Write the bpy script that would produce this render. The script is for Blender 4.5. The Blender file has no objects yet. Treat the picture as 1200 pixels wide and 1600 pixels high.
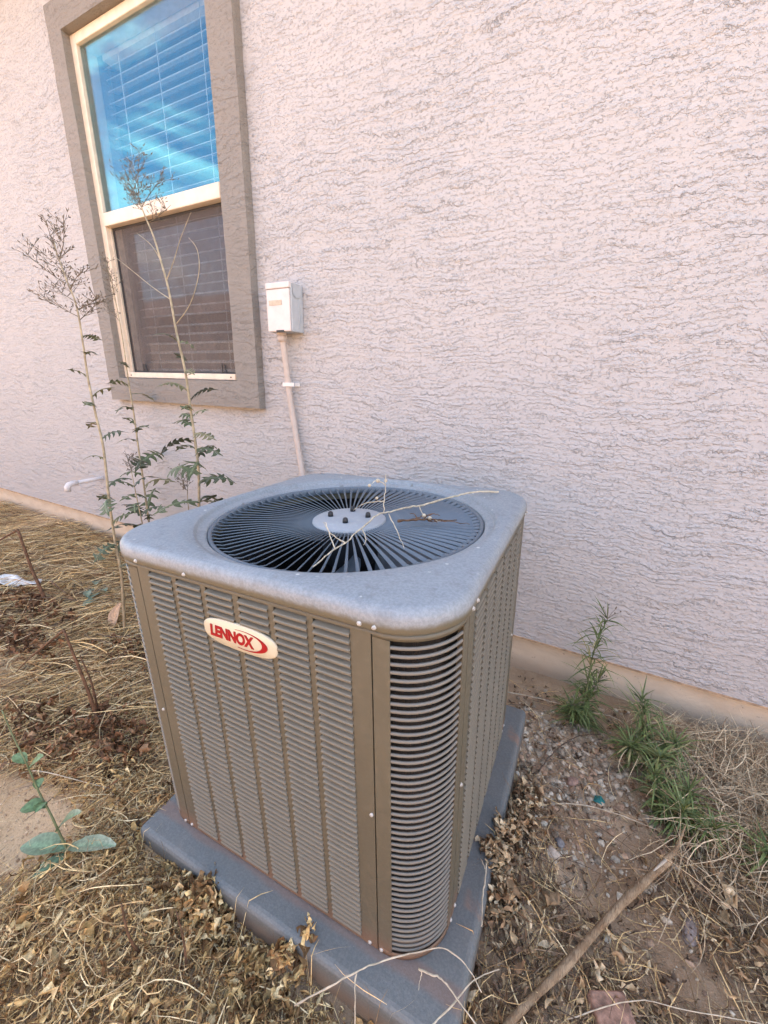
import bpy, bmesh, math, random
import numpy as np
from mathutils import Vector, Matrix, Euler

# ------------------------------------------------------------------ camera, sky, sun, exposure
sc = bpy.context.scene
col = sc.collection
cam_d = bpy.data.cameras.new('camera')
cam = bpy.data.objects.new('camera', cam_d)
col.objects.link(cam)
cam.location = (0.0, -1.4423, 1.08)
cam.rotation_euler = (1.259214, -0.02286, 0.482409)
cam_d.sensor_fit = 'VERTICAL'
cam_d.sensor_height = 24.0
cam_d.lens = 24.0 * 630.108 / 1600.0
cam_d.clip_start = 0.02
cam_d.clip_end = 500
sc.camera = cam

SUN_EL, SUN_AZ = math.radians(50), math.radians(22)
world = bpy.data.worlds.new('World')
sc.world = world
world.use_nodes = True
wt = world.node_tree
bg = wt.nodes['Background']
sky = wt.nodes.new('ShaderNodeTexSky')
sky.sky_type = 'NISHITA'
sky.sun_disc = False
sky.sun_elevation = SUN_EL
sky.sun_rotation = SUN_AZ
sky.dust_density = 1.0
wtc = wt.nodes.new('ShaderNodeTexCoord')
wmp = wt.nodes.new('ShaderNodeMapping')
wmp.inputs['Scale'].default_value = (1.3, 1.3, 4.2)
wmp.inputs['Location'].default_value = (2.18, -1.69, 3.81)
wnz = wt.nodes.new('ShaderNodeTexNoise')
wnz.inputs['Scale'].default_value = 1.7
wnz.inputs['Detail'].default_value = 6
wnz.inputs['Roughness'].default_value = 0.55
wnz.inputs['Distortion'].default_value = 0.5
wrp = wt.nodes.new('ShaderNodeMapRange')
wrp.interpolation_type = 'SMOOTHSTEP'
wrp.inputs['From Min'].default_value = 0.545
wrp.inputs['From Max'].default_value = 0.71
wmx = wt.nodes.new('ShaderNodeMix')
wmx.data_type = 'RGBA'
wmx.inputs[7].default_value = (8.6, 8.4, 8.2, 1)
wt.links.new(wtc.outputs['Generated'], wmp.inputs['Vector'])
wt.links.new(wmp.outputs[0], wnz.inputs['Vector'])
wt.links.new(wnz.outputs['Fac'], wrp.inputs['Value'])
wt.links.new(wrp.outputs[0], wmx.inputs[0])
wt.links.new(sky.outputs[0], wmx.inputs[6])
wt.links.new(wmx.outputs[2], bg.inputs['Color'])
bg.inputs['Strength'].default_value = 0.12

sun_d = bpy.data.lights.new('sun', 'SUN')
sun_d.energy = 4.6
sun_d.angle = math.radians(0.53)
sun_d.color = (1.0, 0.93, 0.84)
sun = bpy.data.objects.new('sun', sun_d)
col.objects.link(sun)
sd = Vector((math.cos(SUN_EL) * math.sin(SUN_AZ), math.cos(SUN_EL) * math.cos(SUN_AZ), math.sin(SUN_EL)))
sun.rotation_euler = sd.to_track_quat('Z', 'Y').to_euler()
sun.location = (3, 6, 9)

sc.view_settings.view_transform = 'Standard'
sc.view_settings.look = 'None'
sc.view_settings.exposure = 2.92
sc.view_settings.use_white_balance = True      # the photograph is balanced for open shade
sc.view_settings.white_balance_temperature = 7120
sc.view_settings.white_balance_tint = 10
sc.view_settings.gamma = 1.0
sc.view_settings.use_curve_mapping = False
sc.render.engine = 'CYCLES'
sc.cycles.max_bounces = 8
sc.cycles.transparent_max_bounces = 12
sc.cycles.use_denoising = True

R = random.Random(7)
RN = np.random.default_rng(11)
PI = math.pi


# ------------------------------------------------------------------ materials
class NT:
    """tiny node-graph builder"""
    def __init__(self, name):
        self.m = bpy.data.materials.new(name)
        self.m.use_nodes = True
        self.t = self.m.node_tree
        self.b = self.t.nodes['Principled BSDF']
        self.out = self.t.nodes['Material Output']

    def n(self, typ, **kw):
        nd = self.t.nodes.new('ShaderNode' + typ)
        for k, v in kw.items():
            setattr(nd, k, v)
        return nd

    def l(self, a, b):
        self.t.links.new(a, b)

    def coord(self, scale=(1, 1, 1), loc=(0, 0, 0), out='Object', rot=(0, 0, 0)):
        c = self.n('TexCoord')
        m = self.n('Mapping')
        m.inputs['Scale'].default_value = scale
        m.inputs['Location'].default_value = loc
        m.inputs['Rotation'].default_value = rot
        self.l(c.outputs[out], m.inputs['Vector'])
        return m.outputs[0]

    def noise(self, vec, scale, detail=4, rough=0.55, dist=0.0):
        nd = self.n('TexNoise')
        nd.inputs['Scale'].default_value = scale
        nd.inputs['Detail'].default_value = detail
        nd.inputs['Roughness'].default_value = rough
        nd.inputs['Distortion'].default_value = dist
        self.l(vec, nd.inputs['Vector'])
        return nd.outputs['Fac']

    def ss(self, v, a, b, lo=0.0, hi=1.0, smooth=True):
        nd = self.n('MapRange')
        nd.interpolation_type = 'SMOOTHSTEP' if smooth else 'LINEAR'
        nd.inputs['From Min'].default_value = a
        nd.inputs['From Max'].default_value = b
        nd.inputs['To Min'].default_value = lo
        nd.inputs['To Max'].default_value = hi
        self.l(v, nd.inputs['Value'])
        return nd.outputs[0]

    def math(self, op, a, b=None):
        nd = self.n('Math')
        nd.operation = op
        for i, x in enumerate((a, b)):
            if x is None:
                continue
            if isinstance(x, (int, float)):
                nd.inputs[i].default_value = x
            else:
                self.l(x, nd.inputs[i])
        return nd.outputs[0]

    def mix(self, f, a, b):
        nd = self.n('Mix', data_type='RGBA')
        if isinstance(f, (int, float)):
            nd.inputs[0].default_value = f
        else:
            self.l(f, nd.inputs[0])
        for i, x in ((6, a), (7, b)):
            if isinstance(x, tuple):
                nd.inputs[i].default_value = (*x, 1)
            else:
                self.l(x, nd.inputs[i])
        return nd.outputs[2]

    def color(self, c):
        if isinstance(c, tuple):
            self.b.inputs['Base Color'].default_value = (*c, 1)
        else:
            self.l(c, self.b.inputs['Base Color'])

    def bump(self, h, dist=1.0, strength=1.0):
        nd = self.n('Bump')
        nd.inputs['Strength'].default_value = strength
        nd.inputs['Distance'].default_value = dist
        self.l(h, nd.inputs['Height'])
        self.l(nd.outputs[0], self.b.inputs['Normal'])

    def set(self, rough=None, metal=None, spec=None):
        if rough is not None:
            if isinstance(rough, (int, float)):
                self.b.inputs['Roughness'].default_value = rough
            else:
                self.l(rough, self.b.inputs['Roughness'])
        if metal is not None:
            self.b.inputs['Metallic'].default_value = metal
        if spec is not None:
            self.b.inputs['Specular IOR Level'].default_value = spec
        return self.m


def simple(name, c, rough=0.6, spec=0.4, metal=0.0, var=0.0, scale=20, bump=0.0):
    g = NT(name)
    if var:
        v = g.noise(g.coord(), scale, 4)
        a = tuple(max(0, x * (1 - var)) for x in c)
        b = tuple(min(1, x * (1 + var)) for x in c)
        g.color(g.mix(g.ss(v, 0.3, 0.7), a, b))
        if bump:
            g.bump(g.math('MULTIPLY', v, bump))
    else:
        g.color(c)
    return g.set(rough, metal, spec)


def stucco(name, c, c2, hscale=1.0):
    g = NT(name)
    v = g.coord()
    # trowelled skin: layers that fade upwards and end below in a ragged lip
    sep = g.n('SeparateXYZ')
    g.l(v, sep.inputs[0])
    na = g.noise(g.coord((1.0, 1.0, 1.4)), 2.4, 3, 0.55)
    nb = g.noise(g.coord((1.0, 1.0, 1.15)), 60.0, 4, 0.6)
    mask = g.ss(g.noise(g.coord((1.0, 1.0, 2.6), (4.2, 0, 1.3)), 7.5, 4, 0.6), 0.40, 0.60)
    st1 = g.math('ADD', g.math('MULTIPLY', sep.outputs[2], 27.0), g.math('ADD', g.math('MULTIPLY', na, 7.5), g.math('MULTIPLY', nb, 1.6)))
    f1 = g.math('FRACT', st1)
    vary = g.ss(g.noise(g.coord((1.0, 1.0, 1.3), (0.4, 0, 2.2)), 1.7, 3, 0.6), 0.36, 0.62, 0.30, 1.0)
    mask = g.math('MULTIPLY', mask, vary)
    l1 = g.math('MULTIPLY', g.math('MULTIPLY', g.math('SUBTRACT', 1.0, f1), g.ss(f1, 0.0, 0.12, 0, 1, False)), mask)
    nc = g.noise(g.coord((1.0, 1.0, 1.1), (1.7, 0, 5.1)), 105.0, 3, 0.55)
    mask2 = g.ss(g.noise(g.coord((1.0, 1.0, 2.0), (7.7, 0, 3.1)), 16.0, 3, 0.6), 0.40, 0.60)
    st2 = g.math('ADD', g.math('MULTIPLY', sep.outputs[2], 66.0), g.math('ADD', g.math('MULTIPLY', na, 10.0), g.math('MULTIPLY', nc, 1.7)))
    f2 = g.math('FRACT', st2)
    l2 = g.math('MULTIPLY', g.math('MULTIPLY', g.math('SUBTRACT', 1.0, f2), g.ss(f2, 0.0, 0.20, 0, 1, False)), mask2)
    pits = g.ss(g.noise(g.coord((1, 1, 1.5)), 78.0, 4, 0.62), 0.39, 0.43)
    fine = g.noise(v, 240.0, 3, 0.6)
    h = g.math('ADD', g.math('MULTIPLY', l1, 0.0056 * hscale), g.math('MULTIPLY', l2, 0.0028 * hscale))
    h = g.math('ADD', h, g.math('MULTIPLY', pits, 0.0016 * hscale))
    h = g.math('ADD', h, g.math('MULTIPLY', fine, 0.0009 * hscale))
    g.bump(h)
    stain = g.noise(g.coord((1, 1, 0.6)), 1.3, 5, 0.6)
    fade = g.noise(v, 60, 3)
    cc = g.mix(g.ss(stain, 0.35, 0.68), c, c2)
    g.color(g.mix(g.ss(fade, 0.3, 0.75, 0.0, 0.25), cc, tuple(x * 0.86 for x in c)))
    return g.set(0.9, 0, 0.25)


def attr_mat(name, rough=0.75, spec=0.25, trans=0.0):
    g = NT(name)
    a = g.n('VertexColor')
    a.layer_name = 'Col'
    v = g.noise(g.coord(), 160, 3)
    nd = g.n('Mix', data_type='RGBA', blend_type='MULTIPLY')
    nd.inputs[0].default_value = 1.0
    g.l(a.outputs['Color'], nd.inputs[6])
    g.l(g.mix(g.ss(v, 0.3, 0.7), (0.72, 0.72, 0.72), (1.2, 1.2, 1.2)), nd.inputs[7])
    g.color(nd.outputs[2])
    return g.set(rough, 0, spec)


M = {}
M['stucco'] = stucco('pink_stucco', (0.488, 0.458, 0.444), (0.460, 0.436, 0.426))
M['trim'] = stucco('taupe_stucco', (0.27, 0.243, 0.216), (0.24, 0.215, 0.193), 0.62)

g = NT('painted_concrete')
v = g.coord()
n1 = g.noise(g.coord((1, 1, 2)), 7, 6, 0.65)
n2 = g.noise(v, 140, 4, 0.7)
cc = g.mix(g.ss(n1, 0.35, 0.7), (0.66, 0.55, 0.425), (0.57, 0.46, 0.345))
sep = g.n('SeparateXYZ')
g.l(v, sep.inputs[0])
splash = g.math('ADD', sep.outputs[2], g.math('MULTIPLY', n1, 0.09))
cc = g.mix(g.ss(splash, 0.045, 0.115, 0.55, 0.0), cc, (0.24, 0.16, 0.11))
spots = g.ss(g.noise(v, 60, 3, 0.6), 0.66, 0.72)
cc = g.mix(g.math('MULTIPLY', spots, 0.5), cc, (0.22, 0.16, 0.12))
g.color(cc)
g.bump(g.math('MULTIPLY', n2, 0.002))
M['stem'] = g.set(0.9, 0, 0.2)

M['soffit'] = simple('soffit_paint', (0.55, 0.48, 0.44), 0.8, 0.2, var=0.06, scale=3)
M['screed'] = simple('weep_screed', (0.42, 0.29, 0.19), 0.8, 0.2, var=0.35, scale=30)
M['tile_roof'] = simple('clay_roof', (0.23, 0.15, 0.125), 0.85, 0.2, var=0.3, scale=6)
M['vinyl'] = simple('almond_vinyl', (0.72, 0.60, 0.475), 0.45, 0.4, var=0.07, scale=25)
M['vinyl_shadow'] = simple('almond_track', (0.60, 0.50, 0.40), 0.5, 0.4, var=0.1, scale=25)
M['blind'] = simple('white_blind', (0.86, 0.85, 0.82), 0.45, 0.4)
M['room'] = simple('room_paint', (0.42, 0.38, 0.34), 0.9, 0.1)
M['dark_metal'] = simple('dark_metal', (0.03, 0.03, 0.032), 0.5, 0.4)


def glass(name, tint, f0):
    g = NT(name)
    g.t.nodes.remove(g.b)
    tr = g.n('BsdfTransparent')
    tr.inputs[0].default_value = (0.86, 0.89, 0.90, 1)
    gl = g.n('BsdfGlossy')
    gl.inputs['Roughness'].default_value = 0.012
    gl.inputs['Color'].default_value = (*tint, 1)
    fr = g.n('LayerWeight')
    fr.inputs['Blend'].default_value = 0.5
    f = g.math('ADD', g.math('MULTIPLY', g.math('POWER', fr.outputs['Facing'], 5.0), 1 - f0), f0)
    v = g.coord()
    w = g.noise(v, 2.2, 2, 0.5)
    dustn = g.noise(v, 45, 5, 0.7)
    b = g.n('Bump')
    b.inputs['Distance'].default_value = 0.0012
    g.l(w, b.inputs['Height'])
    g.l(b.outputs[0], gl.inputs['Normal'])
    mx = g.n('MixShader')
    g.l(f, mx.inputs[0])
    g.l(tr.outputs[0], mx.inputs[1])
    g.l(gl.outputs[0], mx.inputs[2])
    df = g.n('BsdfDiffuse')
    df.inputs[0].default_value = (0.5, 0.46, 0.42, 1)
    mx2 = g.n('MixShader')
    g.l(g.ss(dustn, 0.35, 0.85, 0.015, 0.09), mx2.inputs[0])
    g.l(mx.outputs[0], mx2.inputs[1])
    g.l(df.outputs[0], mx2.inputs[2])
    g.l(mx2.outputs[0], g.out.inputs[0])
    return g.m


M['glass_up'] = glass('coated_glass', (0.13, 0.44, 0.56), 0.20)
M['glass_lo'] = glass('lower_glass', (0.85, 0.9, 1.0), 0.07)

g = NT('insect_mesh')
g.t.nodes.remove(g.b)
tr = g.n('BsdfTransparent')
df = g.n('BsdfDiffuse')
df.inputs[0].default_value = (0.150, 0.128, 0.122, 1)
v = g.coord()
wn = g.noise(v, 14, 5, 0.7)
mx = g.n('MixShader')
g.l(g.ss(wn, 0.3, 0.75, 0.52, 0.70), mx.inputs[0])
g.l(tr.outputs[0], mx.inputs[1])
g.l(df.outputs[0], mx.inputs[2])
g.l(mx.outputs[0], g.out.inputs[0])
M['screen'] = g.m


def cabinet(name, c, rough=0.42, dust=(0.36, 0.29, 0.22), dustamt=0.35, specks=False, low=True):
    g = NT(name)
    v = g.coord()
    n1 = g.noise(v, 5, 5, 0.6)
    n2 = g.noise(v, 90, 4, 0.7)
    n3 = g.noise(v, 900, 2, 0.5)
    cc = g.mix(g.ss(n1, 0.3, 0.7), tuple(x * 0.93 for x in c), tuple(x * 1.05 for x in c))
    cc = g.mix(g.ss(n2, 0.45, 0.8, 0.0, dustamt), cc, dust)
    if low:
        sep = g.n('SeparateXYZ')
        g.l(v, sep.inputs[0])
        hh = g.math('SUBTRACT', sep.outputs[2], g.math('MULTIPLY', g.math('ADD', n1, n2), 0.03))
        cc = g.mix(g.ss(hh, -0.03, 0.035, 0.75, 0.0), cc, (0.21, 0.115, 0.07))
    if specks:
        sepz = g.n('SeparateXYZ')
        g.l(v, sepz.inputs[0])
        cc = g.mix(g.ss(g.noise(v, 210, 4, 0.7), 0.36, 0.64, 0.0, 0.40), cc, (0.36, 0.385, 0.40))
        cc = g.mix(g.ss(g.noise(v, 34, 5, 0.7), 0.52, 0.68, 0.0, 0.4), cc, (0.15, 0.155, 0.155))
        skytone = g.ss(g.math('ADD', sepz.outputs[2], g.math('MULTIPLY', n2, 0.010)), 0.694, 0.706)  # sky reflection painted in: blue-grey above this height, taupe skirt below
        cc = g.mix(skytone, (0.135, 0.115, 0.075), cc)
        sp = g.n('TexVoronoi')
        sp.inputs['Scale'].default_value = 34
        sp.inputs['Randomness'].default_value = 1.0
        g.l(v, sp.inputs['Vector'])
        thin = g.ss(g.noise(v, 9, 2), 0.46, 0.54)
        wsp = g.math('MULTIPLY', g.math('MULTIPLY', g.ss(sp.outputs['Distance'], 0.075, 0.13, 1, 0), thin), g.ss(sepz.outputs[2], 0.714, 0.717))
        cc = g.mix(g.math('MULTIPLY', wsp, 0.75), cc, (0.66, 0.66, 0.62))
        sp2 = g.n('TexVoronoi')
        sp2.inputs['Scale'].default_value = 17
        g.l(g.coord((1, 1, 1), (3.3, 1.7, 0)), sp2.inputs['Vector'])
        st = g.math('ADD', sp2.outputs['Distance'], g.math('MULTIPLY', n2, 0.25))
        bsp = g.math('MULTIPLY', g.ss(st, 0.17, 0.25, 1, 0), g.ss(g.noise(v, 5, 2), 0.44, 0.54))
        cc = g.mix(g.math('MULTIPLY', bsp, 0.55), cc, (0.12, 0.10, 0.075))
    g.color(cc)
    g.bump(g.math('ADD', g.math('MULTIPLY', n3, 0.00022), g.math('MULTIPLY', n1, 0.0012)))
    return g.set(g.ss(n2, 0.3, 0.8, rough, min(1, rough + 0.3)), 0, 0.45)


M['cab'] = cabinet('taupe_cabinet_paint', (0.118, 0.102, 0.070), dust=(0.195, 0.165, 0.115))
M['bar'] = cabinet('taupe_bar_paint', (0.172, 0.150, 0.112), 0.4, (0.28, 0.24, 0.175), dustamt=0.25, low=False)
M['corner_bar'] = cabinet('skylit_taupe_bar_paint', (0.175, 0.158, 0.132), 0.4, (0.30, 0.26, 0.21), dustamt=0.25, low=False)  # same bars, colour greyed to imitate sky light on the corners
M['cap'] = cabinet('skylit_dusty_top_paint', (0.215, 0.238, 0.255), 0.40, (0.34, 0.36, 0.37), 0.4, specks=True, low=False)  # blue-grey base imitates sky light on the top; dust and specks are real
M['hub'] = cabinet('bleached_hub_paint', (0.30, 0.315, 0.33), 0.5, (0.5, 0.49, 0.46), 0.5, low=False)
M['vane'] = cabinet('grey_guard_plastic', (0.115, 0.14, 0.165), 0.36, (0.30, 0.30, 0.29), 0.25, low=False)
M['dark'] = simple('cabinet_inside', (0.018, 0.018, 0.02), 0.7, 0.2)
M['nut'] = simple('black_nut', (0.012, 0.012, 0.014), 0.35, 0.5)
M['fan'] = simple('fan_blade_metal', (0.07, 0.085, 0.10), 0.45, 0.5, var=0.2, scale=30)
M['screw'] = simple('white_screw_paint', (0.42, 0.39, 0.35), 0.35, 0.5, var=0.35, scale=300)
M['badge'] = simple('cream_badge', (0.58, 0.51, 0.375), 0.3, 0.5)
M['red'] = simple('red_print', (0.33, 0.008, 0.012), 0.4, 0.3)

g = NT('coil_fins')
v = g.coord((1, 1, 1))
n1 = g.noise(v, 12, 4, 0.6)
n2 = g.noise(g.coord((1, 1, 0.03)), 700, 1, 0.5)
g.color(g.mix(g.ss(n1, 0.4, 0.7), (0.020, 0.018, 0.017), (0.050, 0.038, 0.032)))
g.bump(g.math('MULTIPLY', n2, 0.003))
M['coil'] = g.set(0.7, 0, 0.3)

g = NT('slate_pad')
v = g.coord()
n1 = g.noise(v, 14, 6, 0.65)
n2 = g.noise(v, 260, 3, 0.6)
n3 = g.noise(v, 6, 5, 0.6, 0.4)
cc = g.mix(g.ss(n2, 0.35, 0.7), (0.132, 0.139, 0.134), (0.170, 0.176, 0.170))
cc = g.mix(g.ss(n1, 0.55, 0.85, 0, 0.35), cc, (0.22, 0.19, 0.16))
sep = g.n('SeparateXYZ')
g.l(v, sep.inputs[0])
side = g.math('MULTIPLY', g.ss(sep.outputs[0], 0.368, 0.386), g.ss(sep.outputs[1], -0.30, -0.22))
rust = g.math('MULTIPLY', g.math('MULTIPLY', side, g.ss(n3, 0.57, 0.65)), g.ss(sep.outputs[2], -0.012, -0.004))
cc = g.mix(g.math('MULTIPLY', rust, 0.6), cc, (0.30, 0.165, 0.105))
fr = g.math('MULTIPLY', g.math('MULTIPLY', g.ss(g.math('ADD', sep.outputs[1], g.math('MULTIPLY', n3, 0.03)), -0.362, -0.350), g.ss(sep.outputs[1], -0.345, -0.335, 1, 0)), g.ss(sep.outputs[2], -0.012, -0.004))
cc = g.mix(g.math('MULTIPLY', fr, 0.35), cc, (0.27, 0.13, 0.08))
lowd = g.ss(g.math('ADD', sep.outputs[2], g.math('MULTIPLY', n1, 0.03)), -0.05, 0.0, 0.75, 0.0)
cc = g.mix(lowd, cc, (0.20, 0.13, 0.085))
g.color(cc)
g.bump(g.math('ADD', g.math('MULTIPLY', n2, 0.0006), g.math('MULTIPLY', n1, 0.002)))
M['pad'] = g.set(0.5, 0, 0.45)

g = NT('dry_clay_soil')
v = g.coord()
n1 = g.noise(v, 2.6, 6, 0.62, 0.3)
n2 = g.noise(v, 24, 6, 0.7)
n3 = g.noise(v, 180, 4, 0.7)
cc = g.mix(g.ss(n1, 0.38, 0.62), (0.31, 0.20, 0.12), (0.54, 0.385, 0.25))
sepg = g.n('SeparateXYZ')
g.l(v, sepg.inputs[0])
west = g.ss(g.math('ADD', sepg.outputs[0], g.math('MULTIPLY', n1, 0.4)), -0.75, -0.35, 1.0, 0.0)
cc = g.mix(west, cc, g.mix(g.ss(n1, 0.35, 0.65), (0.55, 0.36, 0.20), (0.66, 0.45, 0.265)))
cc = g.mix(g.ss(n2, 0.50, 0.75, 0, 0.4), cc, (0.16, 0.10, 0.062))
cc = g.mix(g.ss(n3, 0.56, 0.70, 0, 0.6), cc, (0.42, 0.33, 0.26))
g.color(cc)
g.bump(g.math('ADD', g.math('MULTIPLY', n2, 0.016), g.math('MULTIPLY', n3, 0.004)))
M['soil'] = g.set(0.95, 0, 0.15)

M['box_front'] = simple('beige_box_paint', (0.66, 0.58, 0.545), 0.55, 0.35, var=0.05, scale=30)
M['box_side'] = simple('grey_box_metal', (0.40, 0.42, 0.44), 0.5, 0.4, var=0.06, scale=30)
M['sticker'] = simple('faded_sticker', (0.52, 0.43, 0.33), 0.7, 0.3, var=0.1, scale=60)
M['conduit'] = simple('painted_conduit', (0.50, 0.415, 0.365), 0.55, 0.3, var=0.06, scale=40)
M['strap'] = simple('white_strap', (0.70, 0.66, 0.62), 0.4, 0.4)
M['pvc'] = simple('white_pvc', (0.66, 0.62, 0.60), 0.45, 0.4, var=0.05, scale=40)

M['straw'] = attr_mat('straw_fibre', 0.7, 0.3)
M['leafd'] = attr_mat('dead_leaf', 0.75, 0.25)
M['stone'] = attr_mat('pebble_stone', 0.85, 0.25)
M['green'] = attr_mat('weed_leaf', 0.55, 0.35)
M['stem_pale'] = simple('pale_stem', (0.36, 0.30, 0.20), 0.65, 0.3, var=0.3, scale=40)
M['stem_green'] = simple('green_stem', (0.15, 0.17, 0.085), 0.6, 0.3, var=0.3, scale=40)
M['stem_brown'] = simple('brown_stem', (0.145, 0.078, 0.045), 0.75, 0.25, var=0.4, scale=60)
M['seed'] = simple('seed_head_brown', (0.16, 0.135, 0.105), 0.75, 0.2, var=0.4, scale=120)
M['bone_twig'] = simple('bleached_twig', (0.52, 0.43, 0.31), 0.65, 0.3, var=0.25, scale=70)
M['dark_twig'] = simple('dark_twig', (0.10, 0.07, 0.05), 0.8, 0.2, var=0.3, scale=90)
M['paper'] = simple('dirty_white_plastic', (0.70, 0.68, 0.64), 0.6, 0.3, var=0.2, scale=30)
M['teal'] = simple('teal_plastic', (0.015, 0.16, 0.145), 0.45, 0.4, var=0.3, scale=80)
M['brick'] = simple('red_brick', (0.30, 0.175, 0.125), 0.9, 0.2, var=0.4, scale=50, bump=0.006)

g = NT('split_branch_wood')
v = g.coord((1, 1, 1))
n1 = g.noise(g.coord((3, 3, 3)), 10, 5, 0.6)
n2 = g.noise(g.coord((9, 1.2, 6), rot=(0, 0, -0.98)), 60, 6, 0.7)
cc = g.mix(g.ss(n1, 0.35, 0.65), (0.36, 0.235, 0.135), (0.54, 0.39, 0.245))
g.color(g.mix(g.ss(n2, 0.46, 0.62, 0, 0.7), cc, (0.17, 0.105, 0.06)))
g.bump(g.math('MULTIPLY', n2, 0.006))
M['wood'] = g.set(0.8, 0, 0.2)
M['wood_pale'] = simple('fresh_split_wood', (0.50, 0.42, 0.32), 0.7, 0.25, var=0.15, scale=80)

g = NT('tan_block')
br = g.n('TexBrick')
br.inputs['Scale'].default_value = 2.5
br.inputs['Color1'].default_value = (0.36, 0.26, 0.20, 1)
br.inputs['Color2'].default_value = (0.32, 0.23, 0.18, 1)
br.inputs['Mortar'].default_value = (0.28, 0.21, 0.17, 1)
g.l(g.coord((1, 1, 1), rot=(PI / 2, 0, 0)), br.inputs['Vector'])
g.color(br.outputs[0])
M['block'] = g.set(0.95, 0, 0.1)
M['far_stucco'] = simple('tan_far_stucco', (0.42, 0.31, 0.245), 0.95, 0.1, var=0.05, scale=3)


# ------------------------------------------------------------------ mesh helpers
class MB:
    def __init__(self):
        self.v, self.f, self.mi, self.sm = [], [], [], []
        self.cur, self.smooth = 0, False

    def add(self, verts, faces):
        o = len(self.v)
        self.v.extend([tuple(map(float, p)) for p in verts])
        for f in faces:
            self.f.append(tuple(o + i for i in f))
            self.mi.append(self.cur)
            self.sm.append(self.smooth)
        return self

    def box(self, x0, x1, y0, y1, z0, z1):
        return self.add([(x0, y0, z0), (x1, y0, z0), (x1, y1, z0), (x0, y1, z0), (x0, y0, z1), (x1, y0, z1), (x1, y1, z1), (x0, y1, z1)],
                        [(0, 3, 2, 1), (4, 5, 6, 7), (0, 1, 5, 4), (1, 2, 6, 5), (2, 3, 7, 6), (3, 0, 4, 7)])

    def tube(self, pts, rad, n=6, caps=True, squash=1.0):
        pts = [Vector(p) for p in pts]
        if not hasattr(rad, '__len__'):
            rad = [rad] * len(pts)
        rings, up = [], None
        for i, p in enumerate(pts):
            t = (pts[min(i + 1, len(pts) - 1)] - pts[max(i - 1, 0)]).normalized()
            if up is None:
                a = Vector((0, 0, 1)) if abs(t.z) < 0.9 else Vector((1, 0, 0))
                up = (a - t * a.dot(t)).normalized()
            else:
                up = (up - t * up.dot(t)).normalized()
            s = t.cross(up)
            rings.append([p + (up * math.sin(2 * PI * k / n) * squash + s * math.cos(2 * PI * k / n)) * rad[i] for k in range(n)])
        vs = [q for r in rings for q in r]
        fs = []
        for i in range(len(pts) - 1):
            for k in range(n):
                k2 = (k + 1) % n
                fs.append((i * n + k, i * n + k2, (i + 1) * n + k2, (i + 1) * n + k))
        if caps:
            fs.append(tuple(reversed(range(n))))
            fs.append(tuple((len(pts) - 1) * n + k for k in range(n)))
        return self.add(vs, fs)

    def lathe(self, prof, n=24, c=(0, 0, 0), closed=False):
        vs = [(c[0] + r * math.cos(2 * PI * k / n), c[1] + r * math.sin(2 * PI * k / n), c[2] + z) for r, z in prof for k in range(n)]
        fs = []
        for i in range(len(prof) - 1):
            for k in range(n):
                k2 = (k + 1) % n
                fs.append((i * n + k, i * n + k2, (i + 1) * n + k2, (i + 1) * n + k))
        if closed:
            fs.append(tuple(range(n))[::-1])
            fs.append(tuple((len(prof) - 1) * n + k for k in range(n)))
        return self.add(vs, fs)

    def mesh(self, name, mats):
        me = bpy.data.meshes.new(name)
        me.from_pydata(self.v, [], self.f)
        for m in (mats if isinstance(mats, (list, tuple)) else [mats]):
            me.materials.append(m)
        me.polygons.foreach_set('material_index', self.mi)
        me.polygons.foreach_set('use_smooth', self.sm)
        me.update()
        return me

    def build(self, name, mats, parent=None, bevel=0.0, segs=2):
        o = link(name, self.mesh(name, mats), parent)
        if bevel:
            bev(o, bevel, segs)
        return o


def link(name, me, parent=None, loc=None):
    o = bpy.data.objects.new(name, me)
    col.objects.link(o)
    if parent is not None:
        o.parent = parent
    if loc is not None:
        o.location = loc
    return o


def bev(o, w, segs=2):
    m = o.modifiers.new('bevel', 'BEVEL')
    m.width = w
    m.segments = segs
    m.limit_method = 'ANGLE'
    m.angle_limit = math.radians(40)


def tag(o, label, cat, group=None):
    o['label'] = label
    o['category'] = cat
    if group:
        o['group'] = group
    return o


def thing(name, label, cat, loc=(0, 0, 0), rot=(0, 0, 0), group=None):
    o = bpy.data.objects.new(name, None)
    o.empty_display_size = 0.05
    col.objects.link(o)
    o.location = loc
    o.rotation_euler = rot
    return tag(o, label, cat, group)


def struct(o):
    o['kind'] = 'structure'
    return o


def stuff(o):
    o['kind'] = 'stuff'
    return o


def vnoise(x, y, s, seed=0):
    """vectorised smooth value noise"""
    x = np.asarray(x, float) * s + seed * 17.13
    y = np.asarray(y, float) * s + seed * 7.77
    xi, yi = np.floor(x).astype(np.int64), np.floor(y).astype(np.int64)
    fx, fy = x - xi, y - yi
    fx, fy = fx * fx * (3 - 2 * fx), fy * fy * (3 - 2 * fy)

    def hsh(a, b):
        n = (a * 374761393 + b * 668265263 + seed * 1442695) & 0x7fffffff
        n = ((n ^ (n >> 13)) * 1274126177) & 0x7fffffff
        return ((n ^ (n >> 16)) & 0xffff) / 65535.0
    return ((hsh(xi, yi) * (1 - fx) + hsh(xi + 1, yi) * fx) * (1 - fy) + (hsh(xi, yi + 1) * (1 - fx) + hsh(xi + 1, yi + 1) * fx) * fy)


def bump2(x, y, cx, cy, rx, ry, p=2):
    return np.exp(-(((np.asarray(x) - cx) / rx) ** 2 + ((np.asarray(y) - cy) / ry) ** 2))


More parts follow.
